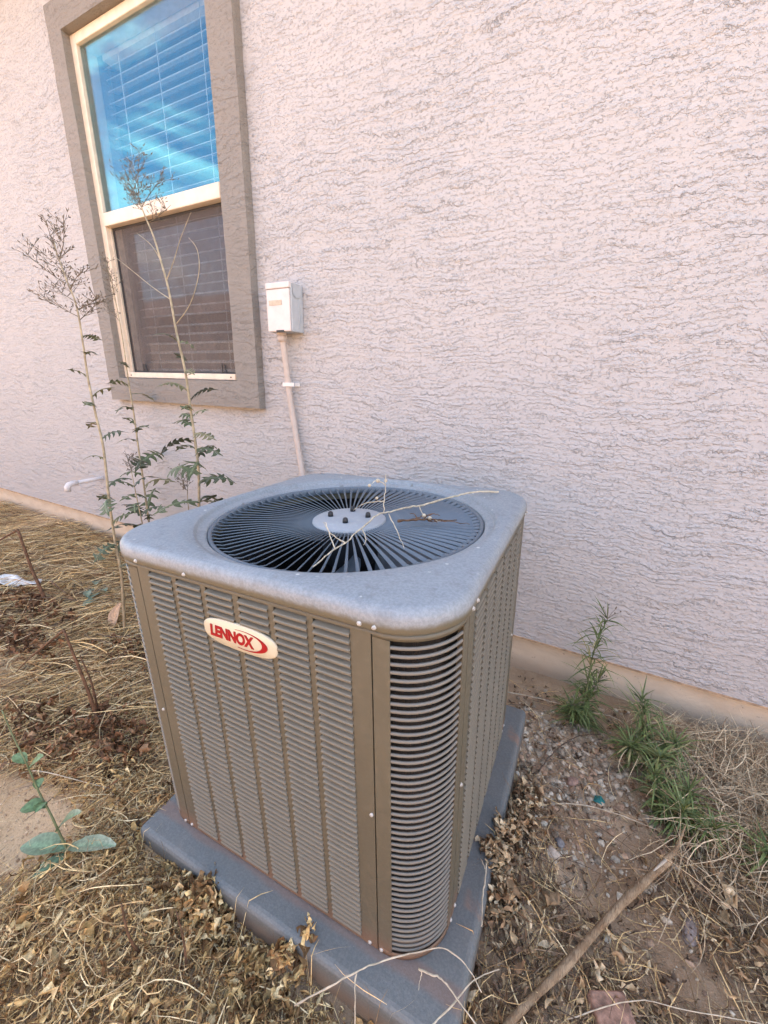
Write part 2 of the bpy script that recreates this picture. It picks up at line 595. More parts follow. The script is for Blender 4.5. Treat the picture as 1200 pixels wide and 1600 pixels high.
def gh(x, y):
    """ground height"""
    h = 0.028 * (vnoise(x, y, 1.7, 1) - 0.5) + 0.014 * (vnoise(x, y, 6, 2) - 0.5) + 0.007 * (vnoise(x, y, 19, 3) - 0.5)
    h = h + 0.022 * bump2(x, y, -0.80, -1.16, 0.20, 0.14)
    h = h - 0.040 * bump2(x, y, -0.22, -1.13, 0.34, 0.085) - 0.02 * bump2(x, y, -0.76, -1.12, 0.10, 0.05)
    h = h + 0.020 * bump2(x, y, 0.02, -0.78, 0.10, 0.25)
    return h


def gz(x, y):
    return float(gh(np.array([x]), np.array([y]))[0])


# ------------------------------------------------------------------ ground
def axis(a0, a1, fine0, fine1, step, far):
    inner = np.arange(fine0, fine1 + 1e-6, step)
    lo = [fine0 - d for d in far if fine0 - d > a0] + [a0]
    hi = [fine1 + d for d in far if fine1 + d < a1] + [a1]
    return np.array(sorted(set(np.round(list(inner) + lo + hi, 4))))


far = [0.1, 0.25, 0.5, 0.9, 1.5, 2.5, 4, 7, 12, 22, 40, 80]
gx = axis(-150, 150, -4.6, 1.4, 0.025, far)
gy = axis(-150, 40, -1.9, 0.1, 0.025, far)
X, Y = np.meshgrid(gx, gy)
near = np.clip(1 - np.maximum(0, np.maximum(np.abs(X + 1.6) - 3.2, np.abs(Y + 0.9) - 1.2)) / 2.0, 0, 1)
Z = gh(X, Y) * near
nx, ny = len(gx), len(gy)
idx = np.arange(nx * ny).reshape(ny, nx)
fq = np.stack([idx[:-1, :-1], idx[:-1, 1:], idx[1:, 1:], idx[1:, :-1]], -1).reshape(-1, 4)


def np_mesh(name, V, F, mat, cols=None, smooth=True):
    me = bpy.data.meshes.new(name)
    V = np.asarray(V, np.float32).reshape(-1, 3)
    F = np.asarray(F, np.int32)
    k = F.shape[1]
    me.vertices.add(len(V))
    me.vertices.foreach_set('co', V.ravel())
    me.loops.add(F.size)
    me.loops.foreach_set('vertex_index', F.ravel())
    me.polygons.add(len(F))
    me.polygons.foreach_set('loop_start', np.arange(0, F.size, k, dtype=np.int32))
    me.polygons.foreach_set('loop_total', np.full(len(F), k, np.int32))
    me.polygons.foreach_set('use_smooth', np.full(len(F), smooth, bool))
    if cols is not None:
        a = me.color_attributes.new('Col', 'FLOAT_COLOR', 'POINT')
        c4 = np.ones((len(V), 4), np.float32)
        c4[:, :3] = cols
        a.data.foreach_set('color', c4.ravel())
    me.materials.append(mat)
    me.update()
    me.validate()
    return me


ground = link('ground', np_mesh('ground', np.stack([X, Y, Z], -1), fq, M['soil']))
struct(ground)

# ------------------------------------------------------------------ house
house = thing('house', 'pale pink stucco house wall with a taupe framed window, rising behind the metal cooling unit', 'house')
OX0, OX1, OZ0, OZ1 = -2.39, -1.49, 1.07, 2.53      # rough window opening
WX0, WX1, WZ0, WZ1 = -7.5, 5.0, 0.15, 3.04
mb = MB()
xs = [WX0, OX0, OX1, WX1]
zs = [WZ0, OZ0, OZ1, WZ1]
for i in range(3):
    for j in range(3):
        if i == 1 and j == 1:
            continue
        mb.add([(xs[i], 0, zs[j]), (xs[i + 1], 0, zs[j]), (xs[i + 1], 0, zs[j + 1]), (xs[i], 0, zs[j + 1])], [(0, 1, 2, 3)])
# reveal, underside, flanks
mb.add([(OX0, 0, OZ0), (OX1, 0, OZ0), (OX1, 0, OZ1), (OX0, 0, OZ1), (OX0, 0.16, OZ0), (OX1, 0.16, OZ0), (OX1, 0.16, OZ1), (OX0, 0.16, OZ1)],
       [(0, 4, 5, 1), (1, 5, 6, 2), (2, 6, 7, 3), (3, 7, 4, 0)])
mb.add([(WX0, 0, WZ0), (WX1, 0, WZ0), (WX1, 0.05, WZ0), (WX0, 0.05, WZ0)], [(0, 3, 2, 1)])
mb.add([(WX0, 0, WZ0), (WX0, 8, WZ0), (WX0, 8, WZ1), (WX0, 0, WZ1)], [(0, 3, 2, 1)])
mb.add([(WX1, 0, WZ0), (WX1, 8, WZ0), (WX1, 8, WZ1), (WX1, 0, WZ1)], [(0, 1, 2, 3)])
mb.add([(WX0, 8, WZ0), (WX1, 8, WZ0), (WX1, 8, WZ1), (WX0, 8, WZ1)], [(0, 3, 2, 1)])
mb.build('stucco_wall', M['stucco'], house)
MB().box(WX0 + 0.02, WX1 - 0.02, 0.022, 7.98, -0.4, WZ0 - 0.003).build('foundation_wall', M['stem'], house)
sb = MB().box(WX0 + 0.005, WX1 - 0.005, -0.0025, 0.02, WZ0 - 0.0028, WZ0 + 0.004)
sb.build('weep_screed', M['screed'], house)
# eave and roof, above the frame
rf = MB()
rf.add([(-8.1, -0.45, 3.14), (5.6, -0.45, 3.14), (5.6, 4, 4.7), (-8.1, 4, 4.7), (5.6, 8.4, 3.14), (-8.1, 8.4, 3.14)], [(0, 1, 2, 3), (3, 2, 4, 5), (0, 3, 5), (1, 4, 2)])
rf.build('roof', M['tile_roof'], house)
MB().box(-8.1, 5.6, -0.45, 8.4, 3.045, 3.135).build('soffit', M['soffit'], house)

# stucco window surround, four pieces butted at the corners
TX0, TX1, TZ0, TZ1 = -2.487, -1.364, 0.951, 2.638
trm = MB()
prof = [(0.0, -0.0012), (0.0, -0.028), (0.010, -0.040), (0.5, -0.041), (0.992, -0.040), (1.0, -0.030), (1.0, 0.0)]
outer = [(TX0, TZ0), (TX1, TZ0), (TX1, TZ1), (TX0, TZ1)]
inner = [(OX0 + 0.006, OZ0 + 0.0), (OX1 - 0.006, OZ0 + 0.0), (OX1 - 0.006, OZ1), (OX0 + 0.006, OZ1)]
trm.smooth = False
NSEG = 40
ring = []
for (fr_, yy) in prof:
    row = []
    for k in range(4):
        a0 = outer[k]; a1 = outer[(k + 1) % 4]; b0 = inner[k]; b1 = inner[(k + 1) % 4]
        for s in range(NSEG):
            t = s / NSEG
            ox, oz = a0[0] + (a1[0] - a0[0]) * t, a0[1] + (a1[1] - a0[1]) * t
            ix, iz = b0[0] + (b1[0] - b0[0]) * t, b0[1] + (b1[1] - b0[1]) * t
            x = ox + (ix - ox) * fr_
            z = oz + (iz - oz) * fr_
            j = 0.0016
            wob = float(vnoise(np.array([x * 3 + yy]), np.array([z * 3]), 9, 5)[0] - 0.5) * 2 * j
            row.append((x + wob, yy + wob * 0.7, z + wob))
    ring.append(row)
n = 4 * NSEG
vs = [p for r in ring for p in r]
fs = []
for i in range(len(ring) - 1):
    for k in range(n):
        k2 = (k + 1) % n
        fs.append((i * n + k, i * n + k2, (i + 1) * n + k2, (i + 1) * n + k))
trm.add(vs, fs)
trm.build('window_surround', M['trim'], house)

# window: frame mesh with sub-parts
FX0, FX1, FZ0, FZ1 = OX0 + 0.004, OX1 - 0.004, OZ0 + 0.002, OZ1 - 0.002
fw = 0.038
RZ0, RZ1 = 1.789, 1.846           # meeting rail
wf = MB()
wf.box(FX0, FX0 + fw, -0.006, 0.085, FZ0, FZ1)
wf.box(FX1 - fw, FX1, -0.006, 0.085, FZ0, FZ1)
wf.box(FX0 + fw, FX1 - fw, -0.006, 0.085, FZ1 - fw, FZ1)
wf.box(FX0 + fw, FX1 - fw, -0.010, 0.085, FZ0, FZ0 + 0.028)
window = wf.build('window', M['vinyl'], house, 0.003)
MB().box(FX0 + fw, FX1 - fw, -0.009, 0.03, RZ0, RZ1).build('meeting_rail', M['vinyl'], window, 0.004)
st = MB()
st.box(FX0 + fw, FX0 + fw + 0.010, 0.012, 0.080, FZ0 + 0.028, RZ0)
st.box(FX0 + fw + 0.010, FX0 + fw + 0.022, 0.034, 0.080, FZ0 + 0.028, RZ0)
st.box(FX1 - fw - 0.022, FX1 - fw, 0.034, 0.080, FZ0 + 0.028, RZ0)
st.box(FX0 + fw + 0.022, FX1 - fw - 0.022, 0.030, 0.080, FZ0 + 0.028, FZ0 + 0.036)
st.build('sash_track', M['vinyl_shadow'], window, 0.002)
GX0, GX1 = FX0 + fw, FX1 - fw
MB().box(GX0, GX1, 0.010, 0.014, RZ1, FZ1 - fw).build('upper_pane', M['glass_up'], window)
MB().box(GX0 + 0.022, GX1 - 0.022, 0.062, 0.066, FZ0 + 0.036, RZ0 + 0.03).build('lower_pane', M['glass_lo'], window)
sx0, sx1, sz0, sz1 = GX0 + 0.010, GX1 - 0.004, FZ0 + 0.029, RZ0 - 0.002
sf = MB()
sf.box(sx0, sx0 + 0.008, 0.022, 0.030, sz0, sz1)
sf.box(sx1 - 0.008, sx1, 0.022, 0.030, sz0, sz1)
sf.box(sx0 + 0.008, sx1 - 0.008, 0.022, 0.030, sz0, sz0 + 0.009)
sf.box(sx0 + 0.008, sx1 - 0.008, 0.022, 0.030, sz1 - 0.008, sz1)
sf.build('screen_frame', M['dark_metal'], window)
scm = MB()
scm.add([(sx0 + 0.008, 0.026, sz0 + 0.009), (sx1 - 0.008, 0.026, sz0 + 0.009), (sx1 - 0.008, 0.026, sz1 - 0.008), (sx0 + 0.008, 0.026, sz1 - 0.008)], [(0, 1, 2, 3)])
scm.build('insect_screen', M['screen'], window)
for fx in (0.13, 0.88):
    cx = sx0 + (sx1 - sx0) * fx
    lt = MB()
    lt.tube([(cx - 0.013, 0.019, sz0 + 0.004), (cx - 0.008, 0.017, sz0 + 0.042), (cx + 0.008, 0.017, sz0 + 0.042), (cx + 0.013, 0.019, sz0 + 0.004)], 0.003, 5)
    lt.build('pull_tab', M['dark_metal'], window)
wh = MB()
for px in (FX0 + 0.06, FX1 - 0.07):
    wh.box(px, px + 0.008, -0.0112, -0.0098, FZ0 + 0.010, FZ0 + 0.016)
wh.build('weep_hole', M['dark_metal'], window)
# blinds inside
sl = MB()
tilt = math.radians(17)
hw = 0.026
c0, s0 = math.cos(tilt) * hw, math.sin(tilt) * hw
sl.smooth = True
bx0, bx1 = GX0 + 0.03, GX1 - 0.02
prof2 = [(-c0, -s0), (-c0 * 0.4, -s0 * 0.4 + 0.003), (c0 * 0.4, s0 * 0.4 + 0.003), (c0, s0)]
vs = [(x, y, z) for x in (bx0, bx1) for (y, z) in prof2] + [(x, y, z - 0.0028) for x in (bx0, bx1) for (y, z) in prof2]
fs = [(k, k + 1, 4 + k + 1, 4 + k) for k in range(3)] + [(8 + k, 12 + k, 12 + k + 1, 8 + k + 1) for k in range(3)]
fs += [(0, 4, 12, 8), (3, 11, 15, 7), (0, 8, 9, 1), (1, 9, 10, 2), (2, 10, 11, 3), (4, 5, 13, 12), (5, 6, 14, 13), (6, 7, 15, 14)]
sl.add(vs, fs)
sl_me = sl.mesh('blind_slat', M['blind'])
zz = FZ0 + 0.05
while zz < FZ1 - 0.07:
    o = link('blind_slat', sl_me, window, (0, 0.118, zz))
    o.rotation_euler = (R.uniform(-0.03, 0.03), R.uniform(-0.002, 0.002), 0)
    zz += 0.0445
for fx in (0.16, 0.5, 0.86):
    cx = bx0 + (bx1 - bx0) * fx
    MB().box(cx - 0.0012, cx + 0.0012, 0.086, 0.0885, FZ0 + 0.02, FZ1 - 0.04).build('blind_cord', M['blind'], window)
MB().box(bx0, bx1, 0.090, 0.150, FZ1 - 0.055, FZ1 - 0.01).build('blind_headrail', M['blind'], window)
rm = MB()
rm.add([(-4, 0.17, 0.1), (0, 0.17, 0.1), (0, 3.2, 0.1), (-4, 3.2, 0.1), (-4, 0.17, 2.9), (0, 0.17, 2.9), (0, 3.2, 2.9), (-4, 3.2, 2.9)],
       [(0, 1, 2, 3), (7, 6, 5, 4), (1, 5, 6, 2), (2, 6, 7, 3), (3, 7, 4, 0)])
rx = [-4, OX0, OX1, 0]
rz = [0.1, OZ0, OZ1, 2.9]
for i in range(3):
    for j in range(3):
        if not (i == 1 and j == 1):
            rm.add([(rx[i], 0.17, rz[j]), (rx[i + 1], 0.17, rz[j]), (rx[i + 1], 0.17, rz[j + 1]), (rx[i], 0.17, rz[j + 1])], [(3, 2, 1, 0)])
rm.build('room', M['room'], house)

# ------------------------------------------------------------------ things across the side yard, mirrored in the panes
fence = MB().box(-26, 12, -4.35, -4.15, -0.2, 1.55).build('block_wall', M['block'])
tag(fence, 'tan block garden wall across the yard, mirrored in the lower window pane', 'wall')
nh = thing('neighbor_house', 'tan house with sloping tile roof beyond the block wall, mirrored in the lower pane', 'house', (-8, -7.0, 0))
MB().box(-13, 11, -9, 0, -0.2, 2.75).build('wall', M['far_stucco'], nh)
nr = MB()
nr.add([(-13.6, 0.5, 2.70), (11.6, 0.5, 2.70), (11.6, -4.5, 4.35), (-13.6, -4.5, 4.35), (11.6, -9.5, 2.70), (-13.6, -9.5, 2.70)], [(0, 3, 2, 1), (3, 5, 4, 2), (0, 5, 3), (1, 2, 4)])
nr.build('roof', M['tile_roof'], nh)

# ------------------------------------------------------------------ disconnect box, conduit, drain pipe
bx = thing('disconnect_box', 'small beige electrical disconnect box with grey metal side, mounted on the stucco beside the window', 'electrical box', (-1.188, 0, 1.349))
bw, bh, bd = 0.058, 0.0865, 0.082
MB().box(-bw, bw, -bd + 0.010, -0.001, -bh, bh).build('body', M['box_side'], bx, 0.003)
MB().box(-bw - 0.002, bw - 0.004, -bd, -bd + 0.0095, -bh + 0.001, bh - 0.020).build('front_cover', M['box_front'], bx, 0.003)
MB().box(-bw - 0.003, bw - 0.001, -bd - 0.003, -0.004, bh - 0.019, bh + 0.003).build('hood', M['box_front'], bx, 0.003)
hg = MB()
pts = [(bw + 0.0015, -0.066 + 0.05 * (0.5 + 0.5 * math.cos(a)), bh - 0.030 + 0.02 * -abs(math.sin(a))) for a in np.linspace(0, PI, 9)]
hg.add([(bw + 0.0035, y, z) for _, y, z in pts] + [(bw + 0.0035, -0.066, bh), (bw + 0.0035, -0.016, bh)], [tuple(range(9)) + (9, 10)])
hg.build('hinge_tab', M['box_side'], bx)
MB().box(bw, bw + 0.002, -0.030, -0.026, -bh + 0.01, bh - 0.05).build('side_rib', M['box_side'], bx)
MB().box(-0.046, 0.018, -bd - 0.0018, -bd - 0.0003, 0.010, 0.027).build('faded_sticker', M['sticker'], bx)
MB().box(-0.016, 0.022, -bd - 0.0012, -bd + 0.006, -bh - 0.001, -bh + 0.006).build('padlock_tab', M['dark_metal'], bx)

cd = thing('conduit', 'painted electrical conduit curving down the stucco wall from the beige box', 'pipe', (-1.2, -0.03, 1.25))
cp = [(-1.212, -0.042, 1.262), (-1.210, -0.040, 1.235), (-1.207, -0.034, 1.16), (-1.203, -0.027, 1.06), (-1.196, -0.024, 0.98), (-1.184, -0.024, 0.90), (-1.166, -0.027, 0.80),
      (-1.142, -0.035, 0.69), (-1.11, -0.06, 0.58), (-1.06, -0.11, 0.46), (-0.98, -0.19, 0.36), (-0.88, -0.28, 0.30), (-0.80, -0.33, 0.28)]
def smooth_path(p, k=4):
    p = [Vector(q) for q in p]
    out = []
    for i in range(len(p) - 1):
        a = p[max(i - 1, 0)]; b = p[i]; c = p[i + 1]; d = p[min(i + 2, len(p) - 1)]
        for s in range(k):
            t = s / k
            out.append(0.5 * ((2 * b) + (c - a) * t + (2 * a - 5 * b + 4 * c - d) * t * t + (3 * b - a - 3 * c + d) * t ** 3))
    out.append(p[-1])
    return out
mb = MB(); mb.smooth = True
off = Vector(cd.location)
mb.tube([q - off for q in smooth_path(cp)], 0.0125, 10)
mb.build('pipe', M['conduit'], cd)
mb = MB(); mb.smooth = True
mb.tube([Vector((-1.212, -0.042, 1.2635)) - off, Vector((-1.2118, -0.0418, 1.253)) - off], 0.0215, 10)
mb.tube([Vector((-1.2115, -0.0415, 1.2525)) - off, Vector((-1.2105, -0.0405, 1.230)) - off], 0.0185, 12)
mb.build('connector', M['conduit'], cd)
mb = MB()
mb.box(-0.022, 0.040, -0.013, -0.010, -0.197, -0.181)
mb.box(-0.0225, -0.019, -0.010, 0.028, -0.197, -0.181)
mb.box(0.014, 0.040, 0.024, 0.028, -0.197, -0.181)
mb.build('strap', M['strap'], cd, 0.001)

dp = thing('drain_pipe', 'short white plastic drain pipe sticking out of the stucco with a down-turned elbow', 'pipe', (-2.825, 0, 0.440))
mb = MB(); mb.smooth = True
mb.tube([(0, 0.05, 0.0), (0, -0.165, -0.002)], 0.0125, 12)
mb.build('pipe', M['pvc'], dp)
mb = MB(); mb.smooth = True
mb.tube([(0, -0.150, -0.002), (0, -0.178, -0.002), (0, -0.196, -0.006), (0, -0.207, -0.017), (0, -0.21, -0.045)], 0.0172, 12)
mb.build('elbow', M['pvc'], dp)

# ------------------------------------------------------------------ equipment pad
UROT = (0.0024, -0.0351, 0.0175)
UO = (-0.4625, -0.6724, 0.0722)
pad = thing('equipment_pad', 'dark grey rectangular plastic pad under the metal cooling unit, tilted into the litter', 'pad', UO, UROT)
po = MB().box(-0.364, 0.414, -0.420, 0.372, -0.088, -0.002).build('slab', M['pad'], pad, 0.014, 4)

# ------------------------------------------------------------------ air conditioner
ac = thing('air_conditioner', 'taupe metal air conditioner condenser with louvered sides and a round fan grille on top', 'air conditioner', UO, UROT)
A, SB, H = 0.36, 0.253, 0.68
CR = 0.098
base = MB()


def rsq(half, r, n=14):
    """rounded square outline, counter-clockwise"""
    out = []
    for q, (sx, sy) in enumerate(((1, -1), (1, 1), (-1, 1), (-1, -1))):
        cx, cy = sx * (half - r), sy * (half - r)
        a0 = -PI / 2 + q * PI / 2
        for k in range(n + 1):
            a = a0 + (PI / 2) * k / n
            out.append((cx + r * math.cos(a), cy + r * math.sin(a)))
    return out


ol = rsq(A - 0.004, CR)
ol2 = rsq(A - 0.012, CR - 0.008)
n = len(ol)
vs = [(x, y, 0.0) for x, y in ol] + [(x, y, 0.028) for x, y in ol] + [(x, y, 0.034) for x, y in ol2]
fs = [(k, (k + 1) % n, n + (k + 1) % n, n + k) for k in range(n)] + [(n + k, n + (k + 1) % n, 2 * n + (k + 1) % n, 2 * n + k) for k in range(n)]
fs += [tuple(2 * n + k for k in range(n)), tuple(reversed(range(n)))]
base.add(vs, fs)
base.build('base_pan', M['cab'], ac)

# coil behind the louvers
ol = rsq(A - 0.030, CR - 0.02)
co = MB(); co.smooth = True
n = len(ol)
co.add([(x, y, 0.036) for x, y in ol] + [(x, y, 0.66) for x, y in ol], [(k, (k + 1) % n, n + (k + 1) % n, n + k) for k in range(n)])
ol = rsq(A - 0.055, CR - 0.04)
co.add([(x, y, 0.036) for x, y in ol] + [(x, y, 0.66) for x, y in ol], [(k, n + k, n + (k + 1) % n, (k + 1) % n) for k in range(n)])
co.build('coil', M['coil'], ac)
MB().box(-0.27, 0.27, -0.27, 0.27, 0.0365, 0.05).build('inner_tray', M['dark'], ac)

# louvered flat panels: sheet with six slotted columns
colx = [-0.2195, -0.1447, -0.0700, 0.0060, 0.0807, 0.1553]
CW, Z0, Z1, NR = 0.0635, 0.0135, 0.6725, 50
PITCH = (Z1 - Z0) / NR
TH = 0.0016
panel = MB()
half = SB - 0.0012
edges = [-half]
for cx in colx:
    edges += [cx, cx + CW]
edges.append(half)
yf = -A
for k in range(0, len(edges), 2):
    panel.box(edges[k], edges[k + 1], yf, yf + TH, Z0, Z1)
panel.box(-half, half, yf, yf + TH, 0.0015, Z0)
panel.box(-half, half, yf, yf + TH, Z1, H - 0.001)
# returns at the seams and a rolled ridge under the cap
panel.box(-half, -half + 0.0014, yf + TH, yf + 0.016, 0.0015, H - 0.001)
panel.box(half - 0.0014, half, yf + TH, yf + 0.016, 0.0015, H - 0.001)
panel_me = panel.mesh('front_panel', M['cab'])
slat = MB(); slat.smooth = False
# cross-section: recessed at the top, rolled proud at the bottom
sp = [(0.0140, PITCH * 0.99), (0.0092, PITCH * 0.80), (0.0030, PITCH * 0.60), (-0.0020, PITCH * 0.46), (-0.0034, PITCH * 0.35), (-0.0032, PITCH * 0.15), (-0.0016, PITCH * 0.0)]
back = [(y + 0.0012, z - 0.0008) for y, z in sp]
w = CW / 2 - 0.0002
vs = [(-w, y, z) for y, z in sp] + [(w, y, z) for y, z in sp] + [(-w, y, z) for y, z in back] + [(w, y, z) for y, z in back]
k6 = len(sp)
fs = [(i, i + 1, k6 + i + 1, k6 + i) for i in range(k6 - 1)] + [(2 * k6 + i, 3 * k6 + i, 3 * k6 + i + 1, 2 * k6 + i + 1) for i in range(k6 - 1)]
fs += [(k6 - 1, 3 * k6 - 1, 4 * k6 - 1, 2 * k6 - 1), (0, k6, 3 * k6, 2 * k6)]
fs += [(i, 2 * k6 + i, 2 * k6 + i + 1, i + 1) for i in range(k6 - 1)] + [(k6 + i, k6 + i + 1, 3 * k6 + i + 1, 3 * k6 + i) for i in range(k6 - 1)]
slat.add(vs, fs)
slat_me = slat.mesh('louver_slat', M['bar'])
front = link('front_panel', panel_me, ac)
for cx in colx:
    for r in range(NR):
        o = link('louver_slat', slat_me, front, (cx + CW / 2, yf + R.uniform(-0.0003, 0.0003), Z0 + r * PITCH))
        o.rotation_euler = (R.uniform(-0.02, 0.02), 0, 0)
# the other three sides: the same sheet turned, with their slats joined in one bank
bank = MB()
for cx in colx:
    for r in range(NR):
        bank.add([(x + cx + CW / 2, y + yf, z + Z0 + r * PITCH) for x, y, z in vs], fs)
bank_me = bank.mesh('louver_bank', M['bar'])
for name, a in (('side_panel', PI / 2), ('rear_panel', PI), ('side_panel', -PI / 2)):
    p = link(name, panel_me, ac)
    p.rotation_euler = (0, 0, a)
    stuff(link('louver_bank', bank_me, p))

# rounded corner panels with curved bars
def corner_path(off=0.0, n=12, a0=SB + 0.0012):
    """front-right corner outline seen from above, from the front seam round to the side seam"""
    r = CR - off
    c = A - CR
    pts = [(a0, -A + off)]
    for k in range(n + 1):
        a = -PI / 2 + (PI / 2) * k / n
        pts.append((c + r * math.cos(a), -c + r * math.sin(a)))
    pts.append((A - off, -a0))
    return pts


def wall_sheet(mb, po, pi, z0, z1):
    n = len(po)
    vs = [(x, y, z0) for x, y in po] + [(x, y, z1) for x, y in po] + [(x, y, z0) for x, y in pi] + [(x, y, z1) for x, y in pi]
    fs = [(k, k + 1, n + k + 1, n + k) for k in range(n - 1)] + [(2 * n + k, 3 * n + k, 3 * n + k + 1, 2 * n + k + 1) for k in range(n - 1)]
    fs += [(n + k, n + k + 1, 3 * n + k + 1, 3 * n + k) for k in range(n - 1)] + [(k, 2 * n + k, 2 * n + k + 1, k + 1) for k in range(n - 1)]
    fs += [(0, n, 3 * n, 2 * n), (n - 1, 3 * n - 1, 4 * n - 1, 2 * n - 1)]
    mb.add(vs, fs)


cpn = MB(); cpn.smooth = True
po, pi_ = corner_path(0, 20), corner_path(TH, 20)
wall_sheet(cpn, po, pi_, 0.0015, Z0 + 0.002)
wall_sheet(cpn, po, pi_, Z1 - 0.002, H - 0.001)
SE = 0.2805                    # where the slots begin
def flat_piece(mb, x0, x1, z0, z1):
    mb.box(x0, x1, -A, -A + TH, z0, z1)
    mb.box(A - TH, A, -x1, -x0, z0, z1)
cpn.smooth = False
flat_piece(cpn, SB + 0.0012, SE, Z0 + 0.002, Z1 - 0.002)
cpn.box(SB + 0.0012, SB + 0.0026, -A + TH, -A + 0.016, 0.0015, H - 0.001)
cpn.box(A - 0.016, A - TH, -SB - 0.0026, -SB - 0.0012, 0.0015, H - 0.001)
corner_me = cpn.mesh('corner_panel', M['cab'])
bar = MB(); bar.smooth = True
bp = [(SE - 0.002, -A + 0.0025)]
c = A - CR
rr = CR - 0.0015
for k in range(15):
    a = -PI / 2 + (PI / 2) * k / 14
    q = (c + rr * math.cos(a), -c + rr * math.sin(a))
    if q[0] > SE - 0.001 and q[1] < -SE + 0.001:
        bp.append(q)
bp.append((A - 0.0025, -SE + 0.002))
prof3 = [(0.0008, 0.0026), (-0.0012, 0.0028), (-0.0026, 0.0013), (-0.0028, -0.0008), (-0.0018, -0.0025), (0.0004, -0.0025), (0.0012, 0.0004)]
vs3, fs3 = [], []
bp_v = [Vector((x, y, 0)) for x, y in bp]
nn = len(prof3)
for i, q in enumerate(bp_v):
    t = (bp_v[min(i + 1, len(bp_v) - 1)] - bp_v[max(i - 1, 0)]).normalized()
    nrm = Vector((-t.y, t.x, 0))          # inward
    for d, z in prof3:
        vs3.append(q + nrm * (d + 0.0005) + Vector((0, 0, z)))
for i in range(len(bp_v) - 1):
    for k in range(nn):
        k2 = (k + 1) % nn
        fs3.append((i * nn + k, i * nn + k2, (i + 1) * nn + k2, (i + 1) * nn + k))
bar.add(vs3, [f[::-1] for f in fs3])
bar_me = bar.mesh('curved_bar', M['corner_bar'])
for a in (0, PI / 2, PI, -PI / 2):
    cp_o = link('corner_panel', corner_me, ac)
    cp_o.rotation_euler = (0, 0, a)
    for r in range(NR - 1):
        link('curved_bar', bar_me, cp_o, (0, 0, Z0 + (r + 1) * PITCH))

# top cover: square skirt, rolled shoulder, stepped round opening
RO = 0.315
NA = 168
def rsq_at(a, half, r):
    """rounded square point along direction a"""
    c, s = abs(math.cos(a)), abs(math.sin(a))
    t = half / max(c, s)
    x, y = c * t, s * t
    k = half - r
    if x > k and y > k:
        # ray hits the corner arc
        b = k * (c + s)
        t = b + math.sqrt(max(0, b * b - (2 * k * k - r * r)))
    return t * math.cos(a), t * math.sin(a)
tc = MB(); tc.smooth = True
rows = []
OH = 0.006
ang = [2 * PI * k / NA + 0.004 for k in range(NA)]
def circ(r, z): rows.append([(r * math.cos(a), r * math.sin(a), z) for a in ang])
def sqr(half, r, z): rows.append([(*rsq_at(a, half, r), z) for a in ang])
circ(RO - 0.004, 0.664); circ(RO - 0.004, 0.698); circ(RO - 0.001, 0.7045); circ(RO + 0.004, 0.7065); circ(RO + 0.0145, 0.7085); circ(RO + 0.017, 0.7105); circ(RO + 0.019, 0.7165); circ(RO + 0.022, 0.7185)
# blend to the square
for t in (0.25, 0.5, 0.75):
    row = []
    for a in ang:
        x, y = rsq_at(a, A + OH - 0.017, 0.092)
        q = max(math.hypot(x, y), RO + 0.023)
        r0 = RO + 0.022
        r = r0 + (q - r0) * t
        row.append((r * math.cos(a), r * math.sin(a), 0.7185 + 0.002 * math.sin(t * PI)))
    rows.append(row)
for k in range(8):
    th = (PI / 2) * k / 7
    ins = 0.017 * (1 - math.sin(th))
    sqr(A + OH - ins, 0.092 + 0.017 - ins, 0.7185 - 0.017 * (1 - math.cos(th)))
sqr(A + OH, 0.109, 0.686)
sqr(A + OH - 0.001, 0.108, 0.6835)
sqr(A + OH - 0.004, 0.106, 0.6815)
sqr(A + 0.0015, 0.1, 0.6810)
# keep the inset rows outside the stepped opening
vs = [p for r_ in rows for p in r_]
fix = []
for i, p in enumerate(vs):
    rowi = i // NA
    if rowi >= 8:
        d = math.hypot(p[0], p[1])
        m_ = RO + 0.0225 + 0.0004 * (rowi - 8)
        if d < m_:
            p = (p[0] * m_ / d, p[1] * m_ / d, p[2])
    fix.append(p)
fs = []
for i in range(len(rows) - 1):
    for k in range(NA):
        k2 = (k + 1) % NA
        fs.append((i * NA + k, (i + 1) * NA + k, (i + 1) * NA + k2, i * NA + k2))
tc.add(fix, fs)
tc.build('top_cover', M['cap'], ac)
# rolled rim just below the cap
ol_o, ol_i = rsq(A + 0.0012, 0.099, 12), rsq(A - 0.004, 0.095, 12)
rim = MB(); rim.smooth = True
n = len(ol_o)
rim.add([(x, y, 0.6750) for x, y in ol_o] + [(x, y, 0.6800) for x, y in ol_o] + [(x, y, 0.6808) for x, y in ol_i] + [(x, y, 0.6742) for x, y in ol_i],
        [(j * n + k, j * n + (k + 1) % n, (j + 1) * n + (k + 1) % n, (j + 1) * n + k) for j in range(3) for k in range(n)])
rim.build('rim', M['cab'], ac)

